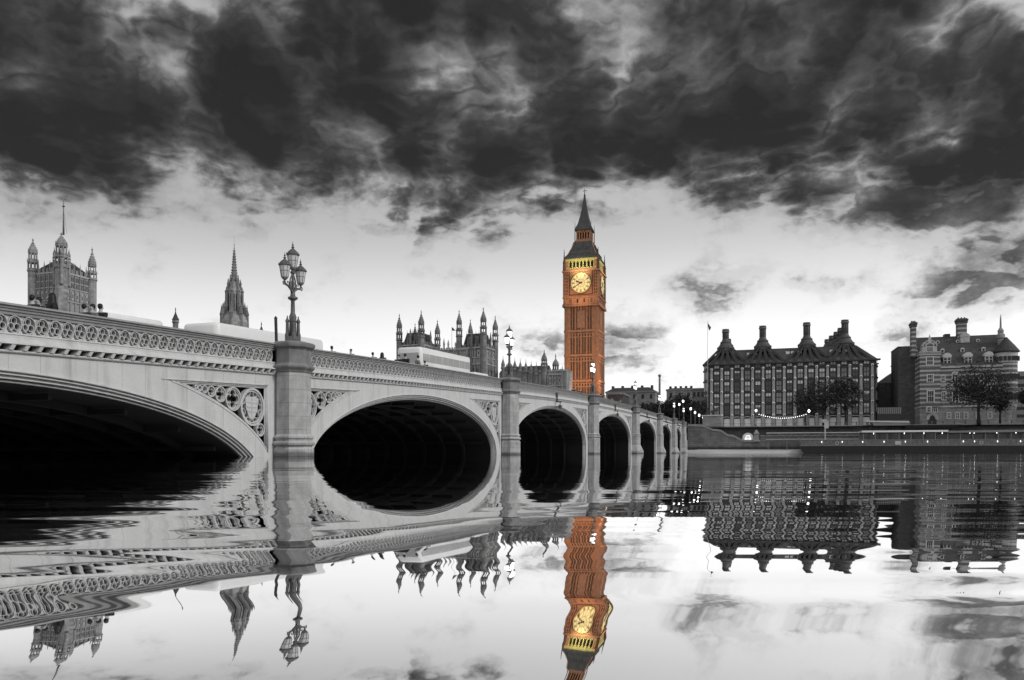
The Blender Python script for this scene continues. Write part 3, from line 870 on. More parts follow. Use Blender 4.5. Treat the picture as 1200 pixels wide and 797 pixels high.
def gothic_face(mb, x0, x1, y, z0, z1, bays, tiers, out=-1, ax='x'):
    """buttress strips, dark lancets and string courses on one face; face plane at y, outward -y"""
    def bx_(a0, a1, d0, d1, c0, c1, m):
        if ax == 'x': mb.box(a0, a1, min(y+out*d0, y+out*d1), max(y+out*d0, y+out*d1), c0, c1, m)
        else: mb.box(min(y+out*d0, y+out*d1), max(y+out*d0, y+out*d1), a0, a1, c0, c1, m)
    bw_ = (x1 - x0) / bays
    for b in range(bays + 1):
        xx = x0 + b * bw_; bx_(xx - bw_*.09, xx + bw_*.09, 0, .45, z0, z1, M['goth'])
    n = len(tiers)
    for (ta, tb, kind) in tiers:
        za, zb_ = z0 + (z1-z0)*ta, z0 + (z1-z0)*tb
        bx_(x0, x1, 0, .35, zb_ - .15, zb_ + .25, M['goth_l'])
        for b in range(bays):
            xx = x0 + b * bw_
            if kind == 'w':
                h_ = zb_ - za
                bx_(xx + bw_*.18, xx + bw_*.82, -.05, .05, za + h_*.08, za + h_*.82, M['goth_w'])
                for q in (.4, .6): bx_(xx + bw_*(q-.03), xx + bw_*(q+.03), 0, .18, za, zb_, M['goth_l'])
                bx_(xx + bw_*.15, xx + bw_*.85, 0, .16, za + h_*.44, za + h_*.50, M['goth_l'])
            elif kind == 'p':
                for q in range(4):
                    bx_(xx + bw_*(.16+.19*q), xx + bw_*(.26+.19*q), 0, .12, za + .1*(zb_-za), za + .8*(zb_-za), M['goth_l'])
            elif kind == 'o':
                bx_(xx + bw_*.3, xx + bw_*.7, 0, .3, za + .15*(zb_-za), za + .75*(zb_-za), M['goth_l'])
                bx_(xx + bw_*.42, xx + bw_*.58, .28, .34, za + .3*(zb_-za), za + .6*(zb_-za), M['goth_w'])
def battlement(mb, x0, x1, y0, y1, z, h, pitch, m):
    n = max(2, int((x1-x0)/pitch)); st_ = (x1-x0)/n
    for k in range(n):
        a = x0 + k*st_ + st_*.2
        mb.box(a, a + st_*.6, y0, y0+.4, z, z+h, m); mb.box(a, a+st_*.6, y1-.4, y1, z, z+h, m)
    n = max(2, int((y1-y0)/pitch)); st_ = (y1-y0)/n
    for k in range(n):
        a = y0 + k*st_ + st_*.2
        mb.box(x0, x0+.4, a, a+st_*.6, z, z+h, m); mb.box(x1-.4, x1, a, a+st_*.6, z, z+h, m)

# --- great square tower far left
def corner_place(name, px, Yd, label, cat, ang=CITY):
    return empty(name, (k_of(px)*Yd, Yd, 0), ang, label, cat)
Yv = 360.0
vt = corner_place('gothic_tower', 72, Yv, 'huge square gothic stone tower with four corner turrets and a mast, far left', 'tower')
S = 17.5   # local: front corner at (S/2.., ) ; origin at the near corner (right end of the front face)
zt_ = lambda py, Y=Yv: zat(py, Y)
mb = MB(); z1 = zt_(319)
mb.box(-S, 0, 0, S, GZ, z1, M['goth'])
tiers = [(.0, .2, 'w'), (.2, .55, 'w'), (.55, .66, 'p'), (.66, .755, 'w'), (.755, .83, 'p'), (.83, .91, 'o'), (.91, 1.0, 'w')]
gothic_face(mb, -S+2, -2, 0, GZ, z1, 5, tiers)
gothic_face(mb, 2, S-2, 0, GZ, z1, 5, tiers, out=1, ax='y')
mb.box(-S-.3, .3, -.3, S+.3, z1, z1+.6, M['goth_l'])
battlement(mb, -S, 0, 0, S, z1+.6, 2.0, 2.2, M['goth'])
for k in range(1, 5):
    for (xx, yy) in ((-S + S*k/5, 0), (0, S*k/5)): mb.lathe(xx, yy, [(.35, z1), (.35, z1+3.0), (.05, z1+6.0)], 6, M['goth'])
mb.build('tower_body', None, vt)
mb = MB(); mb.frus(-S/2, S/2, z1+.5, z1+3.6, S-3, S-3, S*.75, S*.75, M['slate']); mb.frus(-S/2, S/2, z1+3.6, z1+7.5, S*.75, S*.75, S*.3, S*.3, M['slate'])
mb.box(-S/2-4, -S/2+4, S/2-4, S/2+4, z1+3, z1+5.8, M['goth']); battlement(mb, -S/2-4, -S/2+4, S/2-4, S/2+4, z1+5.8, .9, 1.1, M['goth'])
mb.build('roof', None, vt)
for (x, y, tip, cap, lan, r) in ((-S, 0, 275, 292, 316, 2.2), (0, 0, 277, 291, 312, 2.8), (0, S, 278, 301, 320, 2.1), (-S, S, 284, 306, 322, 2.0)):
    if (x, y) == (0, 0):
        turret(vt, x, y, r, (GZ, zt_(315), zt_(287), zt_(272)), 'turret')
        for (dx, dy) in ((-3.6, -.6), (.6, 3.6), (2.4, -2.0), (-2.2, 2.4)): turret(vt, x+dx, y+dy, .75, (z1-6, zt_(306), zt_(298), zt_(289)), 'small_pinnacle')
    else: turret(vt, x, y, r, (GZ, zt_(lan), zt_(cap), zt_(tip)), 'turret')
mb = MB(); mb.tube([(0.6, .6, zt_(275)), (.6, .6, zt_(232))], [.45, .14], 6, M['goth_d']); mb.lathe(.6, .6, [(.1, zt_(243)), (.75, zt_(241.5)), (.1, zt_(240))], 6, M['goth_d'])
mb.tube([(0.6, .6, zt_(245)), (2.6, .6, zt_(274))], .05, 4, M['goth_d'])
mb.build('mast', None, vt)

# --- slender central spire
Yc = 330.0
cs_ = corner_place('octagonal_spire', 274.5, Yc, 'slender octagonal gothic spire tower rising behind the parapet, left of the nearest lamp', 'tower')
zc = lambda py: zat(py, Yc); pm = Yc / 900
mb = MB()
mb.lathe(0, 0, [(19*pm, GZ), (19*pm, zc(378)), (16.5*pm, zc(372)), (10.5*pm, zc(366)), (10.5*pm, zc(345)), (9.5*pm, zc(341)), (8.0*pm, zc(337)), (6.2*pm, zc(331))], 8, M['goth'])
for k in range(8):
    a = PI/8 + PI/4*k
    for (rad, z0_, z1_, z2_, w) in ((17*pm, 385, 370, 357, .9), (14*pm, 376, 362, 354, .7), (10.5*pm, 372, 343, 336, .8), (8.5*pm, 345, 334, 327, .5), (5.6*pm, 334, 330, 322, .4)):
        mb.lathe(rad*math.cos(a), rad*math.sin(a), [(w, zc(z0_)), (w*.9, zc(z1_)), (w*1.2, zc(z1_)+.3), (w*.5, zc((z1_+z2_)/2)), (.06, zc(z2_))], 5, M['goth_d'])
mb.build('lantern_stage', None, cs_)
mb = MB()
for k in range(8):
    a = PI/4*k; rad = 10.5*pm*math.cos(PI/8)+.06
    ca, sa = math.cos(a), math.sin(a)
    for q in (-.85, .85):
        for (p0, p1) in ((368, 347), ):
            w = .55
            cx_, cy_ = rad*ca - q*sa, rad*sa + q*ca
            mb.add([(cx_+w*sa, cy_-w*ca, zc(p0)), (cx_-w*sa, cy_+w*ca, zc(p0)), (cx_-w*sa, cy_+w*ca, zc(p1)), (cx_, cy_, zc(p1)+.9), (cx_+w*sa, cy_-w*ca, zc(p1))], [(0,1,2,3,4)], M['goth_w'])
mb.build('lancet', None, cs_)
mb = MB(); mb.lathe(0, 0, [(5.0*pm, zc(332)), (3.3*pm, zc(318)), (3.8*pm, zc(317.5)), (3.8*pm, zc(316.5)), (2.9*pm, zc(316)), (1.9*pm, zc(302)), (2.3*pm, zc(301.5)), (1.7*pm, zc(300.5)), (.9*pm, zc(293)), (.3*pm, zc(288)), (.6*pm, zc(287)), (.1*pm, zc(285)), (.05, zc(276.5))], 8, M['goth_d'])
for k in range(8):
    a = PI/8 + PI/4*k
    for q in range(12):
        py = 330 - q*3.2; rad = (5.0 - 4.1*(332-py)/39)*pm
        mb.box(rad*math.cos(a)-.16, rad*math.cos(a)+.16, rad*math.sin(a)-.16, rad*math.sin(a)+.16, zc(py), zc(py)+.45, M['goth'])
mb.build('spire', None, cs_)

def small_turret(px, tip, eave, base, w, Yd, label):
    o = corner_place('spired_turret', px, Yd, label, 'turret'); q = lambda py: zat(py, Yd); m_ = Yd/900
    mb = MB(); mb.lathe(0, 0, [(w*m_*.9, GZ), (w*m_*.9, q(base)), (w*m_*1.15, q(base-1)), (w*m_, q(eave))], 8, M['goth_d']); mb.build('shaft', None, o)
    mb = MB(); mb.lathe(0, 0, [(w*m_*1.2, q(eave)), (w*m_*.75, q(eave-(eave-tip)*.25)), (w*m_*.25, q(eave-(eave-tip)*.6)), (.1, q(tip+2)), (.25, q(tip+1.5)), (.04, q(tip-2))], 8, M['slate']); mb.build('spirelet', None, o)
cs_.scale = (.86, .86, 1)
small_turret(205.7, 362, 375, 379, 3.6, 300, 'small dark spired roof turret poking above the parapet, left of the slender spire')
small_turret(306.3, 379, 388, 396, 2.2, 300, 'tiny pointed turret just right of the slender spire')

# --- river front pair of turreted towers
Yr = 272.0
def river_tower(name_label, pxl, pxc, pxr, pxb, tips, bodytop, crn, corn):
    S_ = 8.9
    o = corner_place('turreted_tower', pxc, Yr, name_label, 'tower', ang=CITY - R(4))
    q = lambda py: zat(py, Yr); z1 = q(bodytop)
    sl = (pxc - pxl) * Yr / 900 / math.cos(R(25)); sr = (pxr - pxc) * Yr / 900 / math.sin(R(27))
    mb = MB(); mb.box(-sl, 0, 0, sr, GZ, z1, M['goth_d'])
    tiers = [(0, .2, 'w'), (.2, .45, 'w'), (.45, .52, 'p'), (.52, .80, 'w'), (.80, .88, 'p'), (.88, 1.0, 'o')]
    gothic_face(mb, -sl+.9, -.9, 0, GZ, z1, 3, tiers); gothic_face(mb, .9, sr-.9, 0, GZ, z1, 3, tiers, out=1, ax='y')
    mb.box(-sl-.2, .2, -.2, sr+.2, z1-.3, z1+.2, M['goth_d']); battlement(mb, -sl, 0, 0, sr, z1+.2, 1.3, 1.3, M['goth_d'])
    for t in (.33, .66): mb.lathe(-sl*t, 0, [(.22, z1), (.22, z1+2), (.03, z1+4)], 5, M['goth_d'])
    mb.build('tower_body', None, o)
    mb = MB(); zr = q(crn)
    mb.hexa([(-sl+.9, .9, z1+.2), (-.9, .9, z1+.2), (-.9, sr-.9, z1+.2), (-sl+.9, sr-.9, z1+.2), (-sl+1.9, 2.2, zr), (-1.9, 2.2, zr), (-1.9, sr-2.2, zr), (-sl+1.9, sr-2.2, zr)], M['slate'])
    for k in range(6):
        x = -sl + 2 + (sl-4)*k/5; mb.lathe(x, 2.2, [(.09, zr), (.03, zr+1.1)], 4, M['slate'])
    for xx in (-sl*.62, -sl*.36): mb.box(xx-.55, xx+.55, .9, 2.0, z1, q((bodytop+crn)/2)+1.6, M['goth_d']); 
    mb.build('mansard_roof', None, o)
    for (x, y, r, tip) in ((-sl, 0, 1.05, tips[0]), (-sl*.05, 0, 1.15, tips[2]), (0, sr, 1.05, tips[3]), (-sl, sr, .9, tips[1])):
        turret(o, x, y, r, (GZ, q(tip+33), q(tip+16), q(tip)), 'turret', 'goth_d')
    for (x, y) in ((-sl*.5, -.2), (.2, sr*.5)): mb = MB(); mb.lathe(x, y, [(.4, z1-8), (.4, q(bodytop-10)), (.5, q(bodytop-10.5)), (.04, q(bodytop-20))], 6, M['goth_d']); mb.build('pinnacle', None, o)
river_tower('dark gothic tower with four turrets behind the double decker bus', 467, 495, 512.5, 485, (365, 370, 363, 368), 404, 388, 409)
river_tower('dark gothic tower with four turrets just left of the second bridge lamp', 538, 568, 582.5, 553, (360.5, 366, 359.5, 364), 407, 389, 411)
# linking range
o = corner_place('palace_link_range', 526, Yr + 4, 'low gothic range between the two turreted towers, with thin pinnacles', 'building')
q = lambda py: zat(py, Yr + 4)
mb = MB(); mb.box(-5.5, 7.0, 0, 8, GZ, q(410), M['goth']); battlement(mb, -5.5, 7, 0, 8, q(410), .8, 1.0, M['goth']); gothic_face(mb, -5.5, 7, 0, GZ, q(410), 5, [(0,.4,'w'),(.4,.8,'w'),(.8,1,'p')])
mb.build('walls', None, o)
for x, tip in ((-1.9, 396), (-.2, 398), (2.6, 401)):
    mb = MB(); mb.lathe(x, 0, [(.32, q(412)), (.32, q(404)), (.45, q(403.5)), (.04, q(tip))], 6, M['goth_l']); mb.build('pinnacle', None, o)
o = corner_place('flagpole', 529.5, Yr + 9, 'thin flagpole with a small dark flag between the two turreted towers', 'flagpole')
q = lambda py: zat(py, Yr + 9)
mb = MB(); mb.tube([(0,0,q(412)), (0,0,q(383))], [.1,.06], 6); mb.build('pole', M['pole'], o)
mb = MB(); mb.hexa([(0,0,q(387.5)),(1.4,.1,q(388)),(1.4,.14,q(388)),(0,.04,q(387.5)),(0,0,q(383.6)),(.4,.1,q(384)),(.4,.14,q(384)),(0,.04,q(383.6))]); mb.build('flag', M['flag'], o)
# river range with row of pinnacles (right of second lamp)
Yg = 276.0
o = corner_place('palace_river_range', 586, Yg, 'gothic river range with a row of pinnacles between second lamp and clock tower', 'building')
q = lambda py: zat(py, Yg); m_ = Yg/900; L = 24.5
mb = MB(); zz = q(437)
mb.box(0, L, 0, 9, GZ, zz, M['goth']); gothic_face(mb, 0, L, 0, GZ, zz, 12, [(0,.3,'w'),(.3,.75,'w'),(.75,1,'p')]); battlement(mb, 0, L, 0, 9, zz, .7, .9, M['goth'])
mb.build('walls', None, o)
mb = MB(); mb.prism([(0, zz), (9, zz), (4.5, zz+2.6)], 0, L*.7, M['slate'], axis='x'); mb.build('roof', None, o)
kx = m_ * 1.03
for px, tip in ((590, 420), (604, 422.5), (610.5, 424), (617, 425), (623.2, 427), (629.2, 428.5)):
    mb = MB(); x = (px-586)*kx
    mb.lathe(x, -.4, [(.62, GZ), (.62, q(tip+13)), (.85, q(tip+12.5)), (.85, q(tip+11)), (.62, q(tip+10)), (.75, q(tip+8)), (.4, q(tip+4)), (.12, q(tip+1)), (.04, q(tip-3))], 8, M['goth_d']); mb.build('pinnacle', None, o)
turret(o, (638-586)*kx, 0, 1.15, (GZ, q(433), q(424), q(411.5)), 'turret', 'goth_d')
mb = MB(); x = (650.4-586)*kx
mb.box(x-2.4, x+2.6, -.3, 4, GZ, q(441), M['goth_d']); gothic_face(mb, x-2.4, x+2.6, -.3, GZ, q(441), 3, [(0,.3,'w'),(.3,.55,'w'),(.55,.8,'w'),(.8,1,'o')]); gothic_face(mb, .2, 3.6, x+2.6, GZ, q(441), 2, [(0,.3,'w'),(.3,.55,'w'),(.55,.8,'w'),(.8,1,'o')], out=1, ax='y')
mb.lathe(x, 1, [(1.25, q(446)), (1.25, q(436)), (1.45, q(435.5)), (1.1, q(435))], 8, M['goth_d'])
for k in range(8): 
    a = PI/8+PI/4*k; mb.tube([(x+.95*math.cos(a), 1+.95*math.sin(a), q(435)), (x+.95*math.cos(a), 1+.95*math.sin(a), q(430.5))], .16, 4, M['goth_d'])
mb.lathe(x, 1, [(1.2, q(430.8)), (1.25, q(430)), (1.0, q(427)), (.5, q(424.2)), (.25, q(423)), (.1, q(421)), (.25, q(420.5)), (.05, q(416.5))], 8, M['goth_d'])
mb.build('domed_lantern', None, o)
for px, tip in ((644, 433), (656.5, 435), (658.8, 431)):
    mb = MB(); mb.lathe((px-586)*kx, -.3, [(.35, GZ), (.35, q(tip+7)), (.04, q(tip))], 6, M['goth_d']); mb.build('pinnacle', None, o)

# ================================================================== CLOCK TOWER
YB = 298.0
u_b = 0
ang = CITY
ct_x, ct_y = k_of(681.0)*YB, YB
ct = empty('clock_tower', (ct_x, ct_y, 0), ang, 'tall orange floodlit clock tower with glowing dials and dark spired roof', 'tower')
q = lambda py: zat(py, YB)
w = 13.1; hw = w/2    # local: front face at y = 0, centre x = 0, depth w
mb = MB()
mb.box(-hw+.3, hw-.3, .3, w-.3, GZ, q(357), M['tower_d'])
bands = [475, 446, 416, 387.5, 357]
def strip(a0, a1, c0, c1, d0, d1, m, sides=(0, 1)):
    """a strip on front (0) and right side (1), also back/left for other viewpoints"""
    mb.box(a0, a1, -d1, -d0 + .3, c0, c1, m)
    mb.box(hw - .3 + d0, hw + d1, w/2 + a0, w/2 + a1, c0, c1, m)
    mb.box(a0, a1, w + d0 - .3, w + d1, c0, c1, m)
    mb.box(-hw - d1, -hw - d0 + .3, w/2 + a0, w/2 + a1, c0, c1, m)
# vertical ribs: three bays each with slender mullions
ribs = [(-hw, -hw+2.05), (hw-2.05, hw)]
inner0, inner1 = -hw+2.05, hw-2.05
nb_ = 8; bw_ = (inner1-inner0)/nb_
for k in range(nb_+1):
    x = inner0 + k*bw_; r_w = .30 if k % 2 == 0 else .18
    strip(x-r_w, x+r_w, GZ, q(359), .0, .06, M['tower'])
for k in range(nb_):
    x = inner0 + (k+.5)*bw_
    strip(x-.06, x+.06, GZ, q(359), .16, .0, M['tower'])
for (a, b) in ribs:
    strip(a+.02, b, GZ, q(359), .0, .12, M['tower'])
    for t in (.25, .5, .75): strip(a+(b-a)*t-.08, a+(b-a)*t+.08, GZ, q(359), -.1, .24, M['tower'])
for py in bands[:-1]:
    z = q(py); strip(-hw-.05, hw+.05, z-.5, z+.35, -.1, .32, M['tower']); strip(-hw, hw, z-2.6, z-1.0, .0, .10, M['tower'])
    for k in range(nb_): 
        x = inner0 + (k+.5)*bw_; strip(x-.22, x+.22, z-2.2, z-1.3, -.08, .13, M['tower_win'])
# blind panels (solid) in the upper stage, centre bays
strip(-1.5, 1.5, q(384), q(364), .05, .03, M['tower'])
for z0_, z1_ in ((q(384), q(370)), (q(412), q(392)), (q(442), q(420)), (q(470), q(450))):
    for k in range(nb_):
        if k in (3, 4) and z0_ == q(384): continue
        x = inner0 + (k+.5)*bw_
        strip(x-.30, x-.10, z0_, z1_, .06, .0, M['tower_win']); strip(x+.10, x+.30, z0_, z1_, .06, .0, M['tower_win'])
mb.build('shaft', None, ct)
# clock stage
mb = MB(); cw = 14.0; hc = cw/2; off = (cw-w)/2; zlo, zhi = q(357), q(317)
mb.box(-hc, hc, -off, w+off, zlo, zhi, M['tower'])
def cstrip(a0, a1, c0, c1, d0, d1, m):
    mb.box(a0, a1, -off-d1, -off-d0, c0, c1, m); mb.box(hc+d0, hc+d1, w/2+a0, w/2+a1, c0, c1, m)
    mb.box(a0, a1, w+off+d0, w+off+d1, c0, c1, m); mb.box(-hc-d1, -hc-d0, w/2+a0, w/2+a1, c0, c1, m)
cstrip(-hc-.35, hc+.35, zlo-.7, zlo-.05, -.2, .40, M['tower'])
cstrip(-hc-.2, hc+.2, zlo+.1, zlo+.5, -.2, .25, M['tower'])
cstrip(-hc-.25, hc+.25, q(348.5)-.2, q(348.5)+.25, -.2, .30, M['tower'])
cstrip(-hc-.35, hc+.35, zhi-.5, zhi+.1, -.2, .45, M['tower'])
for x in (-4.1, -1.4, 1.4, 4.1): cstrip(x-.35, x+.35, q(354.8), q(350.5), -.1, .03, M['tower_win'])
for k in range(12):
    x = -hc + (k+.5)*cw/12; cstrip(x-.12, x+.12, zlo+.5, q(349.2), -.1, .14, M['tower'])
for x in (-4.95, 4.95): cstrip(x-.16, x+.16, q(348), zhi-.5, -.1, .26, M['tower'])
for x in (-hc+.35, hc-.35, -hc+1.1, hc-1.1): cstrip(x-.16, x+.16, q(348), zhi-.5, -.1, .2, M['tower'])
for k in range(8):
    z = q(348)+1+k*1.2
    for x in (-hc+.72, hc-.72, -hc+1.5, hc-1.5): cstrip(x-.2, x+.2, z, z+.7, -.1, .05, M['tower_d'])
zc_ = q(331.8); rd = 3.95
# square dial surround with corner spandrels
for s_ in (-1, 1):
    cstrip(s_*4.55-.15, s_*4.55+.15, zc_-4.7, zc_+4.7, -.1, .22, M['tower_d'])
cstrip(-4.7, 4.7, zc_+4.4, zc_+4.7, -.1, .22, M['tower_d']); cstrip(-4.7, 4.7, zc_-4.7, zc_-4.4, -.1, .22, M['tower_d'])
mb.build('clock_stage', None, ct)
def dial(parent, loc, rz):
    root_o = MB(); n = 48
    root_o.lathe(0, 0, [(rd, 0), (rd, .10)], n, None, rot=0)
    d = root_o.build('clock_dial', M['dial'], parent)
    d.matrix_local = Matrix.Translation(loc) @ Matrix.Rotation(rz, 4, 'Z') @ Matrix.Rotation(R(90), 4, 'X')
    # local frame of dial: x right, y up, z towards the viewer
    k_ = MB()
    def ring2(r, w_, z0_, z1_):
        vs_ = []; fs = []
        for i in range(n):
            a = 2*PI*i/n
            for rr, zz_ in ((r, z0_), (r-w_, z0_), (r-w_, z1_), (r, z1_)): vs_.append((rr*math.cos(a), rr*math.sin(a), zz_))
        for i in range(n):
            j = (i+1) % n
            for e in range(4): fs.append((4*i+e, 4*i+(e+1)%4, 4*j+(e+1)%4, 4*j+e))
        k_.add(vs_, fs, None)
    ring2(rd+.22, .32, 0, .26); ring2(rd*.91, .09, .08, .15); ring2(rd*.68, .09, .08, .15); ring2(rd*.38, .08, .08, .14)
    def bar(a, r0, r1, w_, z0_, z1_):
        c_, s_ = math.cos(a), math.sin(a)
        P = [(r0*c_ - t*s_*w_, r0*s_ + t*c_*w_) for t in (-1, 1)] + [(r1*c_ - t*s_*w_, r1*s_ + t*c_*w_) for t in (1, -1)]
        k_.hexa([(x, y, z0_) for x, y in P] + [(x, y, z1_) for x, y in P], None)
    for i in range(12):
        a = PI/2 - i*PI/6
        for t in (-.075, 0, .075): bar(a+t, rd*.71, rd*.88, .075, .08, .15)
        bar(a, rd*.38, rd*.70, .045, .08, .13); bar(a+PI/12, rd*.1, rd*.38, .02, .08, .13)
    for i in range(60): bar(i*PI/30, rd*.90, rd*.96, .02, .08, .14)
    k_.build('numeral_ring', M['dial_mark'], d)
    h = MB(); k_ = h
    am = PI/2 - 2*PI*40/60; ah = PI/2 - 2*PI*(9.667)/12
    bar(am, -.8, rd*.88, .13, .20, .26); bar(ah, -.5, rd*.52, .22, .26, .33); h.lathe(0, 0, [(.3, .15), (.3, .36)], 10)
    h.build('hands', M['hand'], d)
for (loc, rz_) in (((0, -off-.02, zc_), 0), ((hc+.02, w/2, zc_), PI/2), ((0, w+off+.02, zc_), PI), ((-hc-.02, w/2, zc_), -PI/2)):
    dial(ct, Vector(loc), rz_)
# belfry
mb = MB(); bwid = 12.6; hb = bwid/2; ob = (w-bwid)/2; z0_, z1_ = zhi+.1, q(302)
mb.box(-hb+.9, hb-.9, ob+.9, w-ob-.9, z0_, z1_, M['tower_win'])
def bs(a0, a1, c0, c1, d0, d1, m):
    mb.box(a0, a1, ob-d1, ob-d0, c0, c1, m); mb.box(hb+d0, hb+d1, w/2+a0, w/2+a1, c0, c1, m)
    mb.box(a0, a1, w-ob+d0, w-ob+d1, c0, c1, m); mb.box(-hb-d1, -hb-d0, w/2+a0, w/2+a1, c0, c1, m)
for k in range(8):
    x = -hb+1.3 + k*(bwid-2.6)/7
    bs(x-.19, x+.19, z0_, z1_-.4, -.8, -.05, M['tower_gold'])
    if k < 7:
        xm = x + (bwid-2.6)/14
        for s_ in (-1, 1):
            bs(xm+s_*.45-.2, xm+s_*.45+.2, z1_-1.5, z1_-.9, -.7, -.1, M['tower_gold'])
bs(-hb, hb, z1_-1.0, z1_-.1, -.7, .1, M['tower_gold']); bs(-hb, hb, z0_, z0_+.9, -.6, .12, M['tower'])
for k in range(9): bs(-hb+.5+k*1.4, -hb+.9+k*1.4, z0_+.9, z0_+1.3, -.3, .1, M['tower_gold'])
for sx_ in (-1, 1):
    for yy in (ob+.6, w-ob-.6): mb.box(sx_*(hb-.65)-.65, sx_*(hb-.65)+.65, yy-.65, yy+.65, z0_, z1_, M['tower'])
mb.build('belfry', None, ct)
# roofs
def pyr(zs, ws, m):
    mb = MB()
    for (za, zb_, wa, wb) in zip(zs[:-1], zs[1:], ws[:-1], ws[1:]): mb.frus(0, w/2, za, zb_, wa, wa, wb, wb, m)
    return mb
mb = pyr([z1_-.1, z1_+.5, q(296), q(288), q(280.5)], [13.7, 13.4, 11.1, 8.7, 7.2], M['slate_t'])
for (py, n, wd) in ((297.5, 4, 11.2), (289.5, 3, 9.0)):
    z = q(py); sl_ = wd/2
    for k in range(n):
        x = (k-(n-1)/2)*wd/(n+.4)
        for (cx_, cy_) in ((x, w/2-sl_-.1), (sl_+.1, w/2+x)):
            mb.box(cx_-.35, cx_+.35, cy_-.35, cy_+.35, z-.8, z+.6, M['slate_t']); mb.frus(cx_, cy_, z+.6, z+1.3, .8, .8, .05, .05, M['slate_t'])
for sx_ in (-1, 1):
    for sy_ in (-1, 1):
        mb.tube([(sx_*6.6, w/2+sy_*6.6, z1_), (sx_*5.5, w/2+sy_*5.5, q(296)), (sx_*4.3, w/2+sy_*4.3, q(288)), (sx_*3.6, w/2+sy_*3.6, q(280.5))], .16, 4, M['tower'])
mb.build('lower_roof', None, ct)
mb = MB(); lw = 5.6; zl0, zl1 = q(280.5), q(266)
mb.box(-lw/2-.5, lw/2+.5, w/2-lw/2-.5, w/2+lw/2+.5, zl0, zl0+.6, M['tower'])
mb.box(-lw/2+1.1, lw/2-1.1, w/2-lw/2+1.1, w/2+lw/2-1.1, zl0, zl1, M['tower_win'])
for k in range(6):
    x = -lw/2+.25+k*(lw-.5)/5
    for (cx_, cy_) in ((x, w/2-lw/2+.2), (lw/2-.2, w/2+x), (x, w/2+lw/2-.2), (-lw/2+.2, w/2+x)): mb.box(cx_-.2, cx_+.2, cy_-.2, cy_+.2, zl0, zl1, M['tower'])
mb.box(-lw/2, lw/2, w/2-lw/2, w/2+lw/2, zl1-.9, zl1, M['tower']); mb.box(-lw/2-.02, lw/2+.02, w/2-lw/2-.02, w/2+lw/2+.02, zl0+.6, zl0+1.3, M['tower'])
mb.build('lantern', None, ct)
mb = pyr([zl1, zl1+.4, q(258), q(248), q(236), q(226), q(223)], [6.9, 6.6, 4.6, 3.0, 1.6, .7, .5], M['slate_t'])
mb.tube([(0, w/2, q(224)), (0, w/2, q(214))], [.2, .08], 6, M['slate_t']); mb.lathe(0, w/2, [(.1, q(223.5)), (.5, q(222.6)), (.1, q(221.8))], 8, M['slate_t'])
mb.box(-.9, .9, w/2-.06, w/2+.06, q(217.6), q(217), M['slate_t'])
mb.build('spire', None, ct)
for sx_ in (-1, 1):
    for yy in (-off+.3, w+off-.3):
        mb = MB(); x = sx_*(hc-.3)
        mb.lathe(x, yy, [(.6, zhi), (.5, zhi+3), (.65, zhi+3.2), (.3, zhi+4.6), (.08, q(291))], 6, M['tower_d']); mb.build('pinnacle', None, ct)
        x = sx_*(lw/2+.4); yl = w/2 + (lw/2+.4)*(1 if yy > 1 else -1)
        mb = MB(); mb.lathe(x, yl, [(.2, zl0), (.15, zl1), (.04, q(256))], 5, M['slate_t']); mb.build('finial', None, ct)
# floodlights at the foot of the tower
def flood(loc, tgt, e, size, name='floodlight', col=(1.0, .62, .34)):
    l = bpy.data.lights.new(name, 'SPOT'); l.energy = e; l.color = col; l.spot_size = R(size); l.spot_blend = .6; l.shadow_soft_size = .5
    o = bpy.data.objects.new(name, l); COL.objects.link(o); o.location = loc
    o.rotation_euler = (Vector(loc) - Vector(tgt)).to_track_quat('Z', 'Y').to_euler(); return o
def L2W(x, y, z): 
    c_, s_ = math.cos(ang), math.sin(ang); return (ct_x + x*c_ - y*s_, ct_y + x*s_ + y*c_, z)
flood(L2W(-7, -30, GZ+1), L2W(-2.6, 0, 52), 280000, 16)
flood(L2W(6, -34, GZ+1), L2W(0, 0, 40), 42000, 46)
flood(L2W(-5, -16, GZ+1), L2W(-3, 0, 30), 9000, 40)
flood(L2W(22, 2, GZ+1), L2W(6, 6, 26), 60000, 62)
flood(L2W(0, -9.5, q(361)), L2W(0, -1, q(330)), 3600, 110, col=(1, .60, .30))
flood(L2W(0, -5, q(319)), L2W(0, 2, q(306)), 2300, 130, col=(1, .88, .5))
flood(L2W(12, 6.5, q(319)), L2W(4, 6.5, q(306)), 1200, 130, col=(1, .88, .5))

# ================================================================== BRONZE ROOFED OFFICE BLOCK
def block(name, px0, px1, u, label, cat='building', z=0.0, group=None):
    v0_, v1_ = v_at(px0, u), v_at(px1, u); x, y = W(u, v0_)
    o = empty(name, (x, y, z), CITY, label, cat, group)
    Y0, Y1 = Yuv(u, v0_), Yuv(u, v1_)
    Ym = (Y0 + Y1) / 2
    return o, v1_ - v0_, (lambda py: zat(py, Ym)), (lambda px: v_at(px, u) - v0_)
pc, L, q, fx = block('office_block', 824, 1030, 285, 'dark bronze office block with tall round chimneys, striped by pale stone piers')
ch = 3.6   # chamfered corners
ze, zr = q(424), q(404.5)
nbay = 15; x0, x1 = fx(834), fx(1022); bw_ = (x1-x0)/nbay
mb = MB(); D_ = 40
mb.prism([(0, ch), (x0-1.2, 0), (x1+1.2, 0), (L, ch), (L, D_), (0, D_)], GZ-.5, ze, axis='z'); mb.build('walls', M['bronze'], pc)
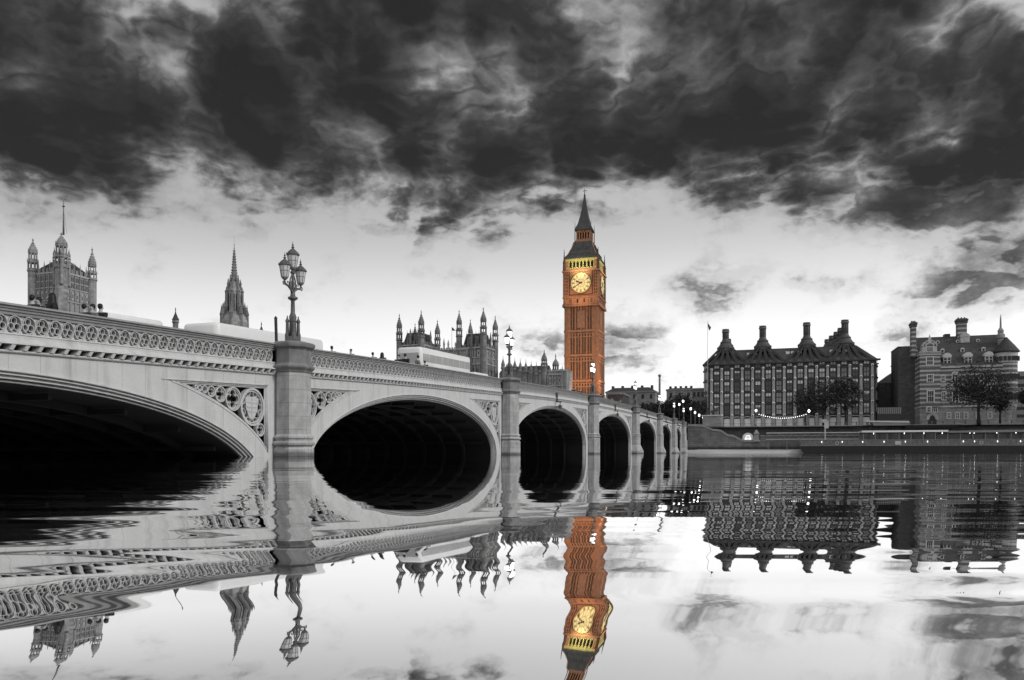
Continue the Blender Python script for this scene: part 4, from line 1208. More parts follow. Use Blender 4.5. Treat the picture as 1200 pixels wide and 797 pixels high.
for b in range(nbay+1):
    x = x0 + b*bw_; mb = MB()
    mb.frus(x, -.42, GZ, ze-1.9, 1.15, .9, .75, .8, M['pc_stone'])
    for py in (493, 479, 465, 450.5, 437.5): mb.tube([(x, -.95, q(py)+2.0), (x, -.80, q(py)+2.0)], .46, 10, M['pc_pale']); mb.tube([(x, -.99, q(py)+2.0), (x, -.90, q(py)+2.0)], .2, 8, M['bronze'])
    mb.mats.append(M['pc_stone']) if M['pc_stone'] not in mb.mats else None
    mb.build('stone_pier', None, pc)
mb = MB()
for py in (486.5, 472.5, 458.5, 444.5, 431.5): mb.box(x0-.8, x1+.8, -.50, .05, q(py)-.35, q(py)+.30)
mb.box(x0-2.5, x1+2.5, -1.15, .3, ze-.5, ze); mb.box(x0-2, x1+2, -.8, .3, ze-1.9, ze-1.5)
mb.build('spandrel_frame', M['bronze'], pc)
rng = random.Random(3)
def pane(x, za, zb_, frac, kind):
    f = MB(); wv = bw_*.5
    f.box(x-wv/2, x+wv/2, -.12, .0, za, zb_, M['pc_glass'])
    if frac > 0:
        f.box(x-wv/2+.08, x+wv/2-.08, -.20, -.12, zb_-(zb_-za)*frac, zb_-.08, M['pc_pale'])
    f.box(x-.06, x+.06, -.28, -.12, za, zb_, M['bronze']); f.box(x-wv/2, x+wv/2, -.28, -.12, za+(zb_-za)*.48, za+(zb_-za)*.54, M['bronze'])
    for xx in (x-wv/2, x+wv/2): f.box(xx-.07, xx+.07, -.32, -.02, za, zb_, M['bronze'])
    f.build('window', None, pc)
for b in range(nbay):
    x = x0 + (b+.5)*bw_
    for (pa, pb, fr) in ((429.5, 425.6, .8), (443, 433, .30), (457, 446, .28), (471, 460, .25), (485, 474, .25)):
        pane(x, q(pa), q(pb), fr*rng.uniform(.7, 1.4) if rng.random() < .72 else .0, 0)
mb = MB()
for b in range(nbay):   # ground floor arcade with shallow arches
    x = x0 + (b+.5)*bw_
    mb.ring(x, q(489.5), bw_*.44, .55, .14, -.7, -.5, 10, a0=0, a1=PI)
    mb.box(x-bw_*.3, x+bw_*.3, -.1, .0, GZ, q(490))
mb.build('arcade', M['pc_pale'], pc)
for sx_, xa, xb in ((0, 0, x0-1.2), (1, L, x1+1.2)):
    mb = MB()
    for (pa, pb) in ((429, 426), (442, 433), (456, 446), (470, 460), (484, 474)):
        dx, dy = (xb-xa), -ch; ln = math.hypot(dx, dy); nx, ny = (dy/ln, -dx/ln)
        if ny > 0: nx, ny = -nx, -ny
        P = lambda t, o_, z: (xa+dx*t+nx*o_, ch+dy*t+ny*o_, z)
        for t0_, t1_ in ((.12, .45), (.55, .88)):
            mb.hexa([P(t0_,.02,q(pa)),P(t1_,.02,q(pa)),P(t1_,.12,q(pa)),P(t0_,.12,q(pa)),P(t0_,.02,q(pb)),P(t1_,.02,q(pb)),P(t1_,.12,q(pb)),P(t0_,.12,q(pb))])
    mb.build('corner_window', M['pc_glass'], pc)
    mb = MB()
    for py in (486.5, 472.5, 458.5, 444.5, 431.5):
        mb.hexa([(xa-.3*(1-2*sx_), ch, q(py)-.3), (xb, -.55, q(py)-.3), (xb, .3, q(py)-.3), (xa, ch+1, q(py)-.3), (xa-.3*(1-2*sx_), ch, q(py)+.3), (xb, -.55, q(py)+.3), (xb, .3, q(py)+.3), (xa, ch+1, q(py)+.3)])
    mb.build('corner_frame', M['bronze'], pc)
# roof: steep slope then flat, chimneys with fans of ribs
mb = MB()
rb_ = 8.0
mb.hexa([(0-.4, ch-1, ze), (L+.4, ch-1, ze), (L+.4, D_, ze), (-.4, D_, ze), (6.0, rb_, zr), (L-6.0, rb_, zr), (L-6.0, D_-6, zr), (6.0, D_-6, zr)])
mb.hexa([(x0-1.2, -.4, ze), (x1+1.2, -.4, ze), (x1+1.2, 5, ze), (x0-1.2, 5, ze), (6.5, rb_-.2, zr-.05), (L-6.5, rb_-.2, zr-.05), (L-6.5, rb_+2, zr-.05), (6.5, rb_+2, zr-.05)])
mb.build('roof', M['bronze_r'], pc)
chim = [849.5, 894, 947, 993]
def chimney(x, y, ztop, r=1.05, fan=True):
    mb = MB(); zb_ = zr - 1.5
    mb.lathe(x, y, [(3.4, zb_), (3.0, zr+.3), (3.15, zr+.5), (3.15, zr+.9), (2.6, zr+1.3), (1.9, zr+2.4), (2.0, zr+2.6), (2.0, zr+2.9), (1.45, zr+3.3), (1.2, zr+4.0), (r, zr+4.2), (r, ztop-1.2), (r*1.25, ztop-1.0), (r*1.3, ztop-.5), (r*1.12, ztop-.4), (r*1.2, ztop)], 14, M['bronze_r'])
    mb.lathe(x, y, [(r*1.31, ztop-.9), (r*1.31, ztop-.75)], 14, M['pc_stone']); mb.lathe(x, y, [(r*1.22, ztop-.02), (r*1.22, ztop+.12)], 14, M['pc_pale'])
    for k in range(10):
        a = 2*PI*k/10; mb.tube([(x+r*1.05*math.cos(a), y+r*1.05*math.sin(a), zr+4.2), (x+r*1.05*math.cos(a), y+r*1.05*math.sin(a), ztop-1.1)], .09, 4, M['bronze'])
    c_ = mb.build('chimney', None, pc)
    if fan:
        fb = MB()
        for t in (-2.0, -1.2, -.4, .4, 1.2, 2.0):
            xe_ = x + t*bw_*1.05
            xe_ = min(max(xe_, .2), L-.2); ye = -.3 if x0-1 < xe_ < x1+1 else 1.8
            wt = .42; xt = x + t*1.0
            fb.hexa([(xe_-wt*1.6, ye, ze+.05), (xe_+wt*1.6, ye, ze+.05), (xe_+wt*1.6, ye+1.2, ze+.05), (xe_-wt*1.6, ye+1.2, ze+.05),
                     (xt-wt*.8, y-2.6, zr+.4), (xt+wt*.8, y-2.6, zr+.4), (xt+wt*.8, y-1.6, zr+.4), (xt-wt*.8, y-1.6, zr+.4)])
        fb.build('roof_rib', M['bronze'], pc)
for k, px in enumerate(chim): chimney(fx(px)*1.0 + .0, 7.5, q([379, 377, 375.5, 374.5][k]))
for k, (px, yy) in enumerate(((991.5, 14), (989, 20), (985.5, 26), (982, 32), (852.5, 16))): chimney(fx(px)-yy*.02, yy, q(380.5 + 1.6*k), .95, False)
for b in (2.9, 3.4, 6.3, 6.8, 9.7, 10.2, 5.9, 9.2):
    x = x0 + b*bw_*1.25; mb = MB(); mb.box(x-.65, x+.65, 4.3, 5.2, q(413.5), q(410)); mb.build('roof_light', M['pc_pale'], pc)
o, L2, q2, fx2 = block('flagpole', 829.5, 832, 284, 'tall bare white flagpole with limp flag at the left corner of the bronze roofed block')
o['category'] = 'flagpole'; mb = MB(); mb.tube([(0, -.6, GZ), (0, -.6, q2(378))], [.13, .07], 6); mb.lathe(0, -.6, [(.05, q2(378)), (.16, q2(377.5)), (.03, q2(377))], 6); mb.build('pole', M['pole'], o)
mb = MB(); mb.hexa([(0, -.6, q2(382)), (.5, -.5, q2(388)), (.5, -.45, q2(388)), (0, -.55, q2(382)), (0, -.6, q2(378.5)), (1.2, -.5, q2(384.5)), (1.2, -.45, q2(384.5)), (0, -.55, q2(378.5))]); mb.build('flag', M['flag'], o)

# ================================================================== BANDED BRICK BUILDING
ns_, L, q, fx = block('banded_brick_building', 1078, 1190, 275, 'striped brick and stone building with steep slate roof, dormers and two banded chimneys')
ze = q(428.5); zr = q(388.5); D_ = 24
mb = MB(); mb.box(0, L, 0, D_, GZ-.5, q(476), M['gran']); mb.box(0, L, -.02, D_, q(476), ze, M['brick'])
mb.box(-.15, L+.1, -.25, D_, q(476)-.3, q(476)+.25, M['pstone']); mb.box(fx(1101), L-3, -.4, .3, ze-.6, ze+.2, M['pstone']); mb.box(-.1, L+.1, -.22, D_, q(452.5), q(451), M['pstone'])
mb.prism([(0, ze), (D_, ze), (D_/2+2, zr), (D_/2-2, zr)], 0.0, .5, M['brick'], axis='x')
mb.build('walls', None, ns_)
mb = MB(); mb.prism([(-.5, ze+.1), (D_+.5, ze+.1), (D_/2+1, zr), (D_/2-2, zr)], .5, L-.5, None, axis='x'); mb.build('roof', M['slate'], ns_)
def rwin(px, pt, pb, wpx, par=None, ped=None, mull=1):
    f = MB(); a = fx(px-wpx/2); b = fx(px+wpx/2); za, zb_ = q(pb), q(pt)
    f.box(a-.28, b+.28, -.20, .0, za-.25, za, M['win_w']); f.box(a-.28, b+.28, -.20, 0, zb_, zb_+.28, M['win_w'])
    f.box(a-.28, a, -.16, 0, za, zb_, M['win_w']); f.box(b, b+.28, -.16, 0, za, zb_, M['win_w'])
    for k in range(1, mull+1):
        xm = a + (b-a)*k/(mull+1); f.box(xm-.09, xm+.09, -.13, 0, za, zb_, M['win_w'])
    f.box(a, b, -.12, 0, za+(zb_-za)*.55, za+(zb_-za)*.55+.14, M['win_w'])
    f.box(a, b, -.06, .02, za, zb_, M['goth_w'])
    if ped == 'arch':
        n = 8; P = [((a+b)/2+(b-a)*.72*math.cos(PI*k/n), zb_+.28+1.0*math.sin(PI*k/n)) for k in range(n+1)]; f.prism(P, -.30, 0, M['pstone'])
    if ped == 'tri': f.prism([(a-.6, zb_+.28), (b+.6, zb_+.28), ((a+b)/2, zb_+1.3)], -.30, 0, M['pstone'])
    f.build('window', None, ns_)
for px in (1089, 1119): rwin(px, 439, 446.5, 5.5, ped=('arch' if px == 1119 else None))
for px in (1105, 1134, 1149, 1163): rwin(px, 440, 446.5, 3.5)
for px in (1089.5, 1119.5): rwin(px, 458, 469.5, 6, ped='arch')
for px in (1106, 1134, 1150, 1164): rwin(px, 459, 468, 3.6)
for px in (1088, 1096): rwin(px, 476.5, 482, 4.0)
for px in (1112, 1122, 1132, 1146, 1160): rwin(px, 484, 490, 3.2)
for px in (1180, 1186.5): rwin(px, 440, 445.5, 3.5); rwin(px, 463, 468, 4.5); rwin(px, 419.5, 424, 3.2)
mb = MB(); 
for b_ in range(3): 
    mb.ring(fx(1092.5), GZ+2.4, 1.7-.28*b_, 2.3-.3*b_, .26, -.35+.1*b_, 0, 12, a0=0, a1=PI)
mb.box(fx(1092.5)-1.3, fx(1092.5)+1.3, -.06, .1, GZ, GZ+3.6); mb.build('arched_doorway', M['pstone'], ns_)
dm = MB()
n = 10; P = [(fx(1092.5)+1.25*math.cos(PI*k/n), GZ+2.4+1.7*math.sin(PI*k/n)) for k in range(n+1)]; dm.prism(P + [(fx(1092.5)-1.25, GZ), (fx(1092.5)+1.25, GZ)], -.1, -.05); dm.build('door', M['dark'], ns_)
# left gable bay
g = MB(); a, b = fx(1077.5), fx(1101.5)
g.box(a, b, -.7, 3, q(476), q(411.5), M['brick']); g.box(a-.2, b+.2, -.9, 3, q(415), q(413.8), M['pstone']); g.box(a-.2, b+.2, -.9, 3, q(428), q(427), M['pstone'])
g.box(a-.2, b+.2, -.85, 3, q(411.5), q(410.6), M['pstone'])
a2, b2 = fx(1080.5), fx(1097.5)
g.box(a2, b2, -.75, 2.5, q(410.6), q(404.5), M['pstone'])
n = 10; P = [((a2+b2)/2+(b2-a2)*.5*math.cos(PI*k/n), q(404.5)+(q(397.5)-q(404.5))*math.sin(PI*k/n)) for k in range(n+1)]; g.prism(P, -.8, 2.5, M['brick'])
for k in range(2): g.ring((a2+b2)/2, q(404.5), (b2-a2)*.5+.1-k*.9, q(397.5)-q(404.5)+.1-k*.7, .35, -.95, 1.5, 12, M['pstone'], a0=0, a1=PI)
g.frus((a2+b2)/2, -.5, q(400), q(395), .9, .9, .8, .8, M['pstone']); g.frus((a2+b2)/2, -.5, q(395), q(390.5), .7, .7, .1, .1, M['pstone'])
g.build('gable_bay', None, ns_)
def rwin2(px, pt, pb, wpx, y, mull):
    f = MB(); a = fx(px-wpx/2); b = fx(px+wpx/2); za, zb_ = q(pb), q(pt)
    f.box(a-.3, b+.3, y-.22, y, za-.25, zb_+.28, M['win_w'])
    for k in range(mull+1):
        w_ = (b-a)/(mull+1); f.box(a+k*w_+.08, a+(k+1)*w_-.08, y-.28, y-.1, za, zb_, M['goth_w'])
    f.box(a, b, y-.32, y-.1, (za+zb_)/2-.08, (za+zb_)/2+.08, M['win_w'])
    f.build('window', None, ns_)
rwin2(1089, 417.5, 426, 7, -.7, 2); rwin2(1089, 406, 410, 7, -.75, 2); rwin2(1089.5, 438.5, 446.5, 6, -.7, 2); rwin2(1090, 457.5, 470, 7, -.7, 2); rwin2(1088, 476.8, 482, 4, -.7, 1)
# dormers
for px in (1110.5, 1135, 1159.5):
    d_ = MB(); x = fx(px); hw_ = 1.05
    za, zb_ = q(426), q(417.5)
    d_.box(x-hw_, x+hw_, .4, 6, za-.6, zb_, M['win_w'])
    n = 8; P = [(x+(hw_+.3)*math.cos(PI*k/n), zb_+1.35*math.sin(PI*k/n)) for k in range(n+1)]; d_.prism(P, .3, 6.5, M['win_w'])
    for s_ in (-.52, .52): d_.box(x+s_-.36, x+s_+.36, .34, .5, za, zb_-.3, M['goth_w']); 
    d_.box(x-hw_, x+hw_, .28, .5, (za+zb_)/2-.05, (za+zb_)/2+.1, M['win_w'])
    d_.build('dormer', None, ns_)
for px in (1108, 1132, 1157):
    d_ = MB(); x = fx(px); d_.box(x-.55, x+.55, 4.2, 8, q(410.5), q(407), M['win_w']); d_.prism([(x-.75, q(407)), (x+.75, q(407)), (x, q(405.2))], 4.1, 8, M['win_w']); d_.box(x-.3, x+.3, 4.12, 4.3, q(410), q(407.3), M['goth_w']); d_.build('small_dormer', None, ns_)
for px in (1105.5, 1129.5, 1154):
    d_ = MB(); x = fx(px); d_.prism([(x+.55*math.cos(2*PI*k/10), q(396)+.6*math.sin(2*PI*k/10)) for k in range(10)], 7.6, 10, M['win_w']); d_.prism([(x+.3*math.cos(2*PI*k/10), q(396)+.32*math.sin(2*PI*k/10)) for k in range(10)], 7.5, 7.7, M['goth_w']); d_.build('round_dormer', None, ns_)
# chimneys
def bch(pa, pb, pt, zb0, yy, dd):
    c_ = MB(); a, b = fx(pa), fx(pb); zt2 = q(pt)
    c_.box(a, b, yy, yy+dd, zb0, zt2-1.6, M['brick']); c_.box(a-.2, b+.2, yy-.2, yy+dd+.2, zt2-1.6, zt2-.9, M['brick_p']); c_.box(a-.35, b+.35, yy-.35, yy+dd+.35, zt2-.9, zt2-.3, M['brick_p']); c_.box(a-.1, b+.1, yy, yy+dd, zt2-.3, zt2, M['brick_p'])
    for k in range(3): c_.lathe(a+(b-a)*(k+.5)/3, yy+dd/2, [(.22, zt2), (.18, zt2+.5)], 8, M['brick_p'])
    c_.build('chimney', None, ns_)
bch(1069.5+1.0, 1076.0, 372.5, q(415), 3, 3.0); bch(1130.5, 1142, 367.5, q(396), 9, 2.4)
mb = MB(); mb.box(fx(1132.5), fx(1143.5), 7.2, 10, q(398), q(391), M['pstone']); n = 8; P = [(fx(1138)+1.5*math.cos(PI*k/n), q(391)+1.2*math.sin(PI*k/n)) for k in range(n+1)]; mb.prism(P, 7.1, 10, M['pstone']); mb.build('chimney_base_pediment', None, ns_)
mb = MB(); mb.box(fx(1116), fx(1123), 10.5, 13, q(389.5), q(385), M['dark']); mb.build('roof_vent', None, ns_)
# round corner turret
t_ = MB(); x = fx(1181.5); r = 3.1
t_.lathe(x, 2.2, [(r*.75, GZ), (r*.8, q(482)), (r, q(474)), (r, q(452))], 18, M['gran']); t_.lathe(x, 2.2, [(r, q(474)), (r, q(426))], 18, M['brick']); t_.lathe(x, 2.2, [(r+.1, q(426)), (r+.1, q(414))], 18, M['pstone']); t_.lathe(x, 2.2, [(r+.1, q(414.5)), (r+.6, q(413.8)), (r+.6, q(413))], 18, M['dark'])
for k in range(9):
    a = -PI/2 + (k-4)*.36
    for (pa, pb) in ((424, 419), (445, 439.5), (468, 462.5)):
        t_.box(x+(r+.1)*math.cos(a)-.38, x+(r+.1)*math.cos(a)+.38, 2.2+(r+.1)*math.sin(a)-.38, 2.2+(r+.1)*math.sin(a)+.38, q(pa), q(pb), M['goth_w'])
t_.build('corner_turret', None, ns_)
t_ = MB(); t_.lathe(x, 2.2, [(r+.7, q(413)), (r*.85, q(407)), (r*.5, q(402)), (.3, q(396))], 18, M['slate']); t_.lathe(fx(1179.5), 6, [(.9, q(408)), (.9, q(396)), (1.25, q(395)), (1.25, q(391)), (.8, q(389.5)), (.9, q(386)), (.4, q(383)), (.3, q(382)), (.22, q(372)), (.05, q(367))], 8, M['gran']); t_.build('turret_roof', None, ns_)

# plain slab, sloping roofed range and wall between the two big blocks
o, L, q, fx = block('plain_dark_tower_block', 1052.5, 1068, 283, 'plain windowless dark brick slab against the left end of the striped brick building', 'building')
mb = MB(); mb.box(0, L+1.2, 0, 14, GZ-.5, q(406.5)); mb.box(-.1, L+1.3, -.1, 14.1, q(406.5), q(405.8)); mb.build('walls', M['brick_p'], o)
o, L, q, fx = block('gabled_range', 1029, 1054, 300, 'dim gabled brick range glimpsed in the gap between the office block and the dark slab', 'building')
mb = MB(); mb.box(0, L+2, 0, 20, GZ-.5, q(449)); 
for k in range(7): mb.box(.6+k*1.3, 1.0+k*1.3, -.25, 0, GZ, q(449))
mb.build('walls', M['brick_p'], o)
mb = MB(); mb.hexa([(0, -.3, q(449)), (L+2, -.3, q(449)), (L+2, 20, q(449)), (0, 20, q(449)), (L-1, 3, q(434)), (L+2, 3, q(432)), (L+2, 18, q(432)), (L-1, 18, q(434))]); mb.build('roof', M['slate'], o)
mb = MB(); mb.box(L-1.6, L+.2, 5, 7, q(440), q(427.5)); mb.box(L-1.8, L+.4, 4.8, 7.2, q(427.5), q(426.6)); mb.build('chimney', M['brick_p'], o)
o, L, q, fx = block('site_hoarding', 1028, 1056, 268, 'pale ribbed hoarding over a dark base in front of the gap between buildings', 'hoarding')
mb = MB(); mb.box(0, L, 0, .4, q(485), q(477.5), M['mgrey']); mb.box(0, L, .0, .5, GZ, q(485), M['dark'])
for k in range(12): mb.box(k*L/12, k*L/12+.12, -.1, 0, q(485), q(477.3), M['dark'])
mb.build('boards', None, o)
o, L, q, fx = block('flat_roofed_block', 1190.5, 1240, 292, 'low grey block with ribbon windows at the right edge, beyond the striped building', 'building')
mb = MB(); mb.box(0, L, 0, 20, GZ-.5, q(438), M['mgrey'])
for k in range(6): mb.box(.3, L, -.1, 0, q(444+9*k), q(440.5+9*k), M['goth_w'])
mb.box(0, L, 2, 18, q(438), q(434), M['mgrey']); mb.build('walls', None, o)

# distant buildings between the tower and the office block
def far_block(px0, px1, u, pt, label, mt='gran', roof=None, wins=True, dome=False):
    o, L, q, fx = block('distant_building', px0, px1, u, label)
    mb = MB(); mb.box(0, L, 0, 16, GZ-.5, q(pt), M[mt]); mb.box(-.3, L+.3, -.3, 16, q(pt)-.3, q(pt)+.4, M['mgrey'])
    mb.build('walls', None, o)
    if wins:
        wi = MB(); n = max(3, int(L/3.4))
        for k in range(n):
            x = (k+.5)*L/n
            for r_ in range(5):
                zz = q(pt) - 3.2 - r_*3.6
                if zz > GZ+1: wi.box(x-.55, x+.55, -.08, .05, zz, zz+2.0)
        wi.build('window_rows', M['goth_w'], o)
    if roof:
        rf = MB(); rf.frus(L/2, 8, q(pt)+.4, q(roof), L, 16, L*.72, 9); 
        for k in range(5): rf.box(L*(k+.5)/5-.5, L*(k+.5)/5+.5, 5, 7, q(roof)-1, q(roof)+1.0)
        rf.build('roof', M['slate'], o)
    return o, L, q, fx
far_block(710, 768, 345, 459.5, 'distant long building with grey mansard roof right of the clock tower', 'gran', 453.5)
far_block(781, 812, 352, 457, 'distant flat topped building behind trees, left of the office block', 'goth', 454)
o, L, q, fx = far_block(811, 826, 325, 456, 'distant plain gabled building touching the left end of the office block', 'gran', None)
far_block(712, 730, 300, 461.5, 'low dark flat roofed kiosk building beside the foot of the clock tower', 'brick_p', None, False)
o, L, q, fx = block('tall_column', 773, 775, 330, 'tall thin stone column above the trees, behind the bridge lamps'); o['category'] = 'column'
mb = MB(); mb.frus(0, 0, GZ, q(478), 2.6, 2.6, 1.4, 1.4); mb.lathe(0, 0, [(.55, q(480)), (.42, q(441.5)), (.75, q(441)), (.75, q(439.8)), (.25, q(438.5))], 8); mb.build('shaft', M['gran'], o)

# ================================================================== TREES
def tree(name, px, u, h, rx, rz, label, leafm, n_leaf, ls, seed, zbase=None, trunk=True, group=None, rings=7, core=.3, ry=None, lean=0):
    rg = random.Random(seed); v = v_at(px, u); x, y = W(u, v)
    z0_ = GZ if zbase is None else zbase
    o = empty(name, (x, y, z0_), rg.random()*6, label, 'tree', group)
    ry = rx if ry is None else ry
    cz = h - rz
    t = MB(); r0 = max(.16, h*.022)
    t.tube([(0,0,-.2), (.1,0,h*.2), (-.1,.1,h*.45), (.15,0,h*.7)], [r0*1.3, r0, r0*.8, r0*.35], 7)
    clumps = []
    nl = rings * 5
    for k in range(nl):
        a = rg.random()*2*PI; e = rg.uniform(-.9, 1.0); rr = (1-e*e)**.5 if abs(e) < 1 else 0
        f = rg.uniform(.45, .92)
        p = Vector((rx*f*rr*math.cos(a), ry*f*rr*math.sin(a), cz + rz*f*e*.95)); clumps.append((p, rg.uniform(.20, .42)*min(rx, rz)))
        if k % 2 == 0:
            b = Vector((0, 0, h*rg.uniform(.28, .55)))
            m_ = (b + p)/2 + Vector((0, 0, .06*h*rg.uniform(-.5, .8)))
            t.tube([b, m_, p], [r0*.55, r0*.33, r0*.10], 5)
    t.build('trunk', M['bark'], o)
    c = MB()
    vs_ = []; fs = []
    for i in range(n_leaf):
        if rg.random() < core: 
            a = rg.random()*2*PI; e = rg.uniform(-1, 1); rr = (1-e*e)**.5; f = rg.random()**.4
            f *= .86 + .14*math.sin(3*a+seed) * math.cos(4*e)
            p = Vector((rx*f*rr*math.cos(a), ry*f*rr*math.sin(a), cz + rz*f*e))
        else:
            cp, cr_ = clumps[rg.randrange(len(clumps))]
            d = Vector((rg.gauss(0,1), rg.gauss(0,1), rg.gauss(0,.8)));  p = cp + d*cr_*.55
        n_ = Vector((rg.gauss(0,1), rg.gauss(0,1), rg.gauss(.5,1))).normalized(); a_ = n_.orthogonal().normalized(); b_ = n_.cross(a_)
        th = rg.random()*PI; a2, b2 = a_*math.cos(th)+b_*math.sin(th), -a_*math.sin(th)+b_*math.cos(th)
        s_ = ls*rg.uniform(.6, 1.35); k0 = len(vs_)
        vs_ += [p-a2*s_, p-b2*s_*.6, p+a2*s_, p+b2*s_*.6]; fs.append((k0, k0+1, k0+2, k0+3))
    c.add(vs_, fs); c.build('crown', M[leafm], o)
    return o
tree('plane_tree', 965, 268, 16.6, 7.6, 6.6, 'large tree with thin foliage in front of the office block, left of its middle', 'leaf2', 4000, .26, 5, ry=5, core=.15)
tree('plane_tree', 991, 270, 17.5, 5.2, 6.3, 'second tree overlapping in front of the right part of the office block', 'leaf', 3400, .30, 15, ry=4)
tree('plane_tree', 944, 266, 13.5, 4.2, 4.8, 'smaller tree in front of the middle of the office block', 'leaf', 2000, .28, 25, ry=4)
tree('plane_tree', 1147, 258, 19.6, 8.6, 8.2, 'big round crowned dark tree in front of the striped brick building', 'leaf2', 6200, .27, 9, ry=6, rings=11, core=.15)
tree('plane_tree', 1172, 260, 12.5, 3.4, 4.8, 'narrow tree beside the big one, under the corner turret', 'leaf2', 1700, .28, 19, ry=3)
tree('plane_tree', 1214, 256, 12.2, 4.6, 4.3, 'dense round dark tree cut off by the right edge', 'leaf2', 6000, .30, 29, core=.8)
k = 0
tl = ['broad tree behind the bridge just right of the clock tower', 'tree under the long mansard roof, behind the fourth bridge lamp', 'tree between the fourth lamp and the thin column',
      'dark tree directly beneath the tall thin column', 'dark bushy tree right of the thin column', 'tall dark tree below the distant flat topped building', 'tree left of the statue plinth, below lit street bulbs', 'small bushy tree touching the left end of the office block']
for (px, u, h, rx, rz) in ((722, 300, 10, 5.5, 3.6), (738, 300, 10.5, 6, 4.2), (755, 305, 11.5, 6.5, 5), (769, 300, 12, 5.5, 5.5), (783, 298, 12.5, 5.5, 5.5), (797, 302, 15.5, 6.2, 6.2), (811, 292, 11, 5, 4.8), (822, 287, 9, 3.6, 4)):
    tree('park_tree', px, u, h, rx, rz, tl[k], 'leaf' if k % 2 else 'leaf2', 3400, .36, 40+k, group='trees behind the bridge end', core=.6); k += 1

# ================================================================== PIER, PONTOON, LIGHTS
def post_lamp(px, u, pbase, ptop, label, r=.34, grp='globe lamps on the embankment', lit='bulb'):
    o, Yd = thing_at('globe_lamp', px, u, zat(pbase, Yuv(u, v_at(px, u))), label, 'street lamp', grp)
    h = (pbase-ptop)*Yd/900
    mb = MB(); mb.lathe(0, 0, [(.45, 0), (.4, .5), (.16, .9), (.11, h-.6), (.2, h-.5), (.2, h-.35)], 8); mb.build('post', M['iron'], o)
    g_ = MB(); g_.lathe(0, 0, [(.08, h-.38), (r*.8, h-.2), (r, h+.1), (r*.8, h+.4), (.1, h+.52)], 10, smooth=True); g_.build('globe', M[lit], o)
    return o
post_lamp(886, UB+5.5, 500, 481.5, 'lit globe lamp on the river wall at the left end of the hanging bulbs')
post_lamp(948, UB+5.5, 500, 482, 'lit globe lamp on the river wall at the right end of the hanging bulbs')
# festoon
o, Yd = thing_at('festoon_lights', 886, UB+5.5, 0, 'string of small bulbs sagging between the two river wall globe lamps', 'string lights')
def fv(px): return v_at(px, UB+5.5) - v_at(886, UB+5.5)
pts = []
for k in range(25):
    t = k/24; px = 887+60*t; py = 483.5 + 5.5*(1-(2*t-1)**2); pts.append((fv(px), 0, zat(py, Yuv(UB, v_at(px, UB)))))
mb = MB(); mb.tube(pts, .03, 4); mb.build('cable', M['dark'], o)
for p in pts[1:-1]:
    mb = MB(); mb.lathe(p[0], 0, [(.04, p[2]-.22), (.12, p[2]-.12), (.12, p[2]), (.04, p[2]+.06)], 6); mb.build('bulb', M['glass_lit'], o)
# street bulbs beyond the bridge end (descending row) and others
for i, (px, py, r) in enumerate(((800.5, 470.5, .38), (796, 474.3, .34), (809.5, 479.4, .34), (814.5, 483.8, .32), (819.3, 487, .30), (824, 489.8, .28))):
    u = [292, 290, 276, 274, 272, 270][i]
    nm = ['topmost lit street bulb before the dark trees behind the bridge end', 'lit street bulb just below and left of the topmost one', 'highest of the four bulbs stepping down towards the statue', 'second of the four bulbs stepping down towards the statue', 'third of the four bulbs stepping down towards the statue', 'lowest bulb, nearest the statue plinth'][i]
    post_lamp(px, u, 501, py, nm, r, 'street lamps behind the bridge end')
# kiosk with lit arch
o, Yd = thing_at('ticket_kiosk', 876.5, UB+1.6, 0, 'small white glowing domed kiosk beside the wall pillar', 'kiosk'); q = lambda py: zat(py, Yd)
mb = MB(); n = 12; P = [(1.7*math.cos(PI*k/n), q(513)+ (q(507.3)-q(513))*math.sin(PI*k/n)) for k in range(n+1)]; mb.prism([(1.7, q(517.5))] + P + [(-1.7, q(517.5))], 0, 2.5); mb.build('shell', M['white'], o)
mb = MB(); mb.prism([(1.15, q(516))] + [(x*.68, (z-q(513))*.7+q(513.3)) for x, z in P] + [(-1.15, q(516))], -.06, -.02); mb.build('lit_front', mat('kiosk_light', .8, .4, .1, 3, emit=(1,1,1), es=.8), o)
mb = MB(); mb.ring(0, q(516), 1.2, 2.0, .12, -.14, -.05, 10, a0=0, a1=PI); mb.box(-.06, .06, -.14, -.06, q(516), q(509)); mb.box(-1.2, 1.2, -.14, -.06, q(512.4), q(511.9)); mb.build('frame', M['dark'], o)
# sign post
o, Yd = thing_at('pier_sign', 967, UB-9, 0, 'pale sign panel on a tall white post above the pontoon', 'sign'); q = lambda py: zat(py, Yd)
mb = MB(); mb.box(-.16, .16, -.1, .1, q(517), q(494)); mb.build('post', M['lgrey'], o)
mb = MB(); mb.frus(.35, 0, q(502), q(493), 1.2, .22, 1.2, .22); mb.frus(-.2, 0, q(495), q(491.5), 1.3, .22, 1.3, .22); mb.build('panel', M['lgrey'], o)
# pontoon
uP = UB-12
o, Yd = thing_at('floating_pier', 938, uP, 0, 'long dark floating pier with glazed sides and pale roof strips along the right bank', 'pontoon')
def fp_(px): return v_at(px, uP) - v_at(938, uP)
zq = lambda py, px: zat(py, Yuv(uP, v_at(px, uP)))
x0, xm, x1 = 0, fp_(1112), fp_(1260)
mb = MB(); zh = zq(522.5, 1050)
mb.hexa([(x0+1.5, 0, -.4), (x1, 0, -.4), (x1, 9, -.4), (x0+1.5, 9, -.4), (x0, -.2, zh), (x1, -.2, zh), (x1, 9, zh), (x0, 9, zh)]); mb.build('hull', M['hull'], o)
mb = MB(); zs_ = zq(515.5, 1050); mb.box(x0+.3, x1, .2, .5, zh, zs_); mb.box(x0+.3, x1, 8.2, 8.5, zh, zs_); mb.build('side_panel', M['panel'], o)
mb = MB()
k = 0; rg = random.Random(4)
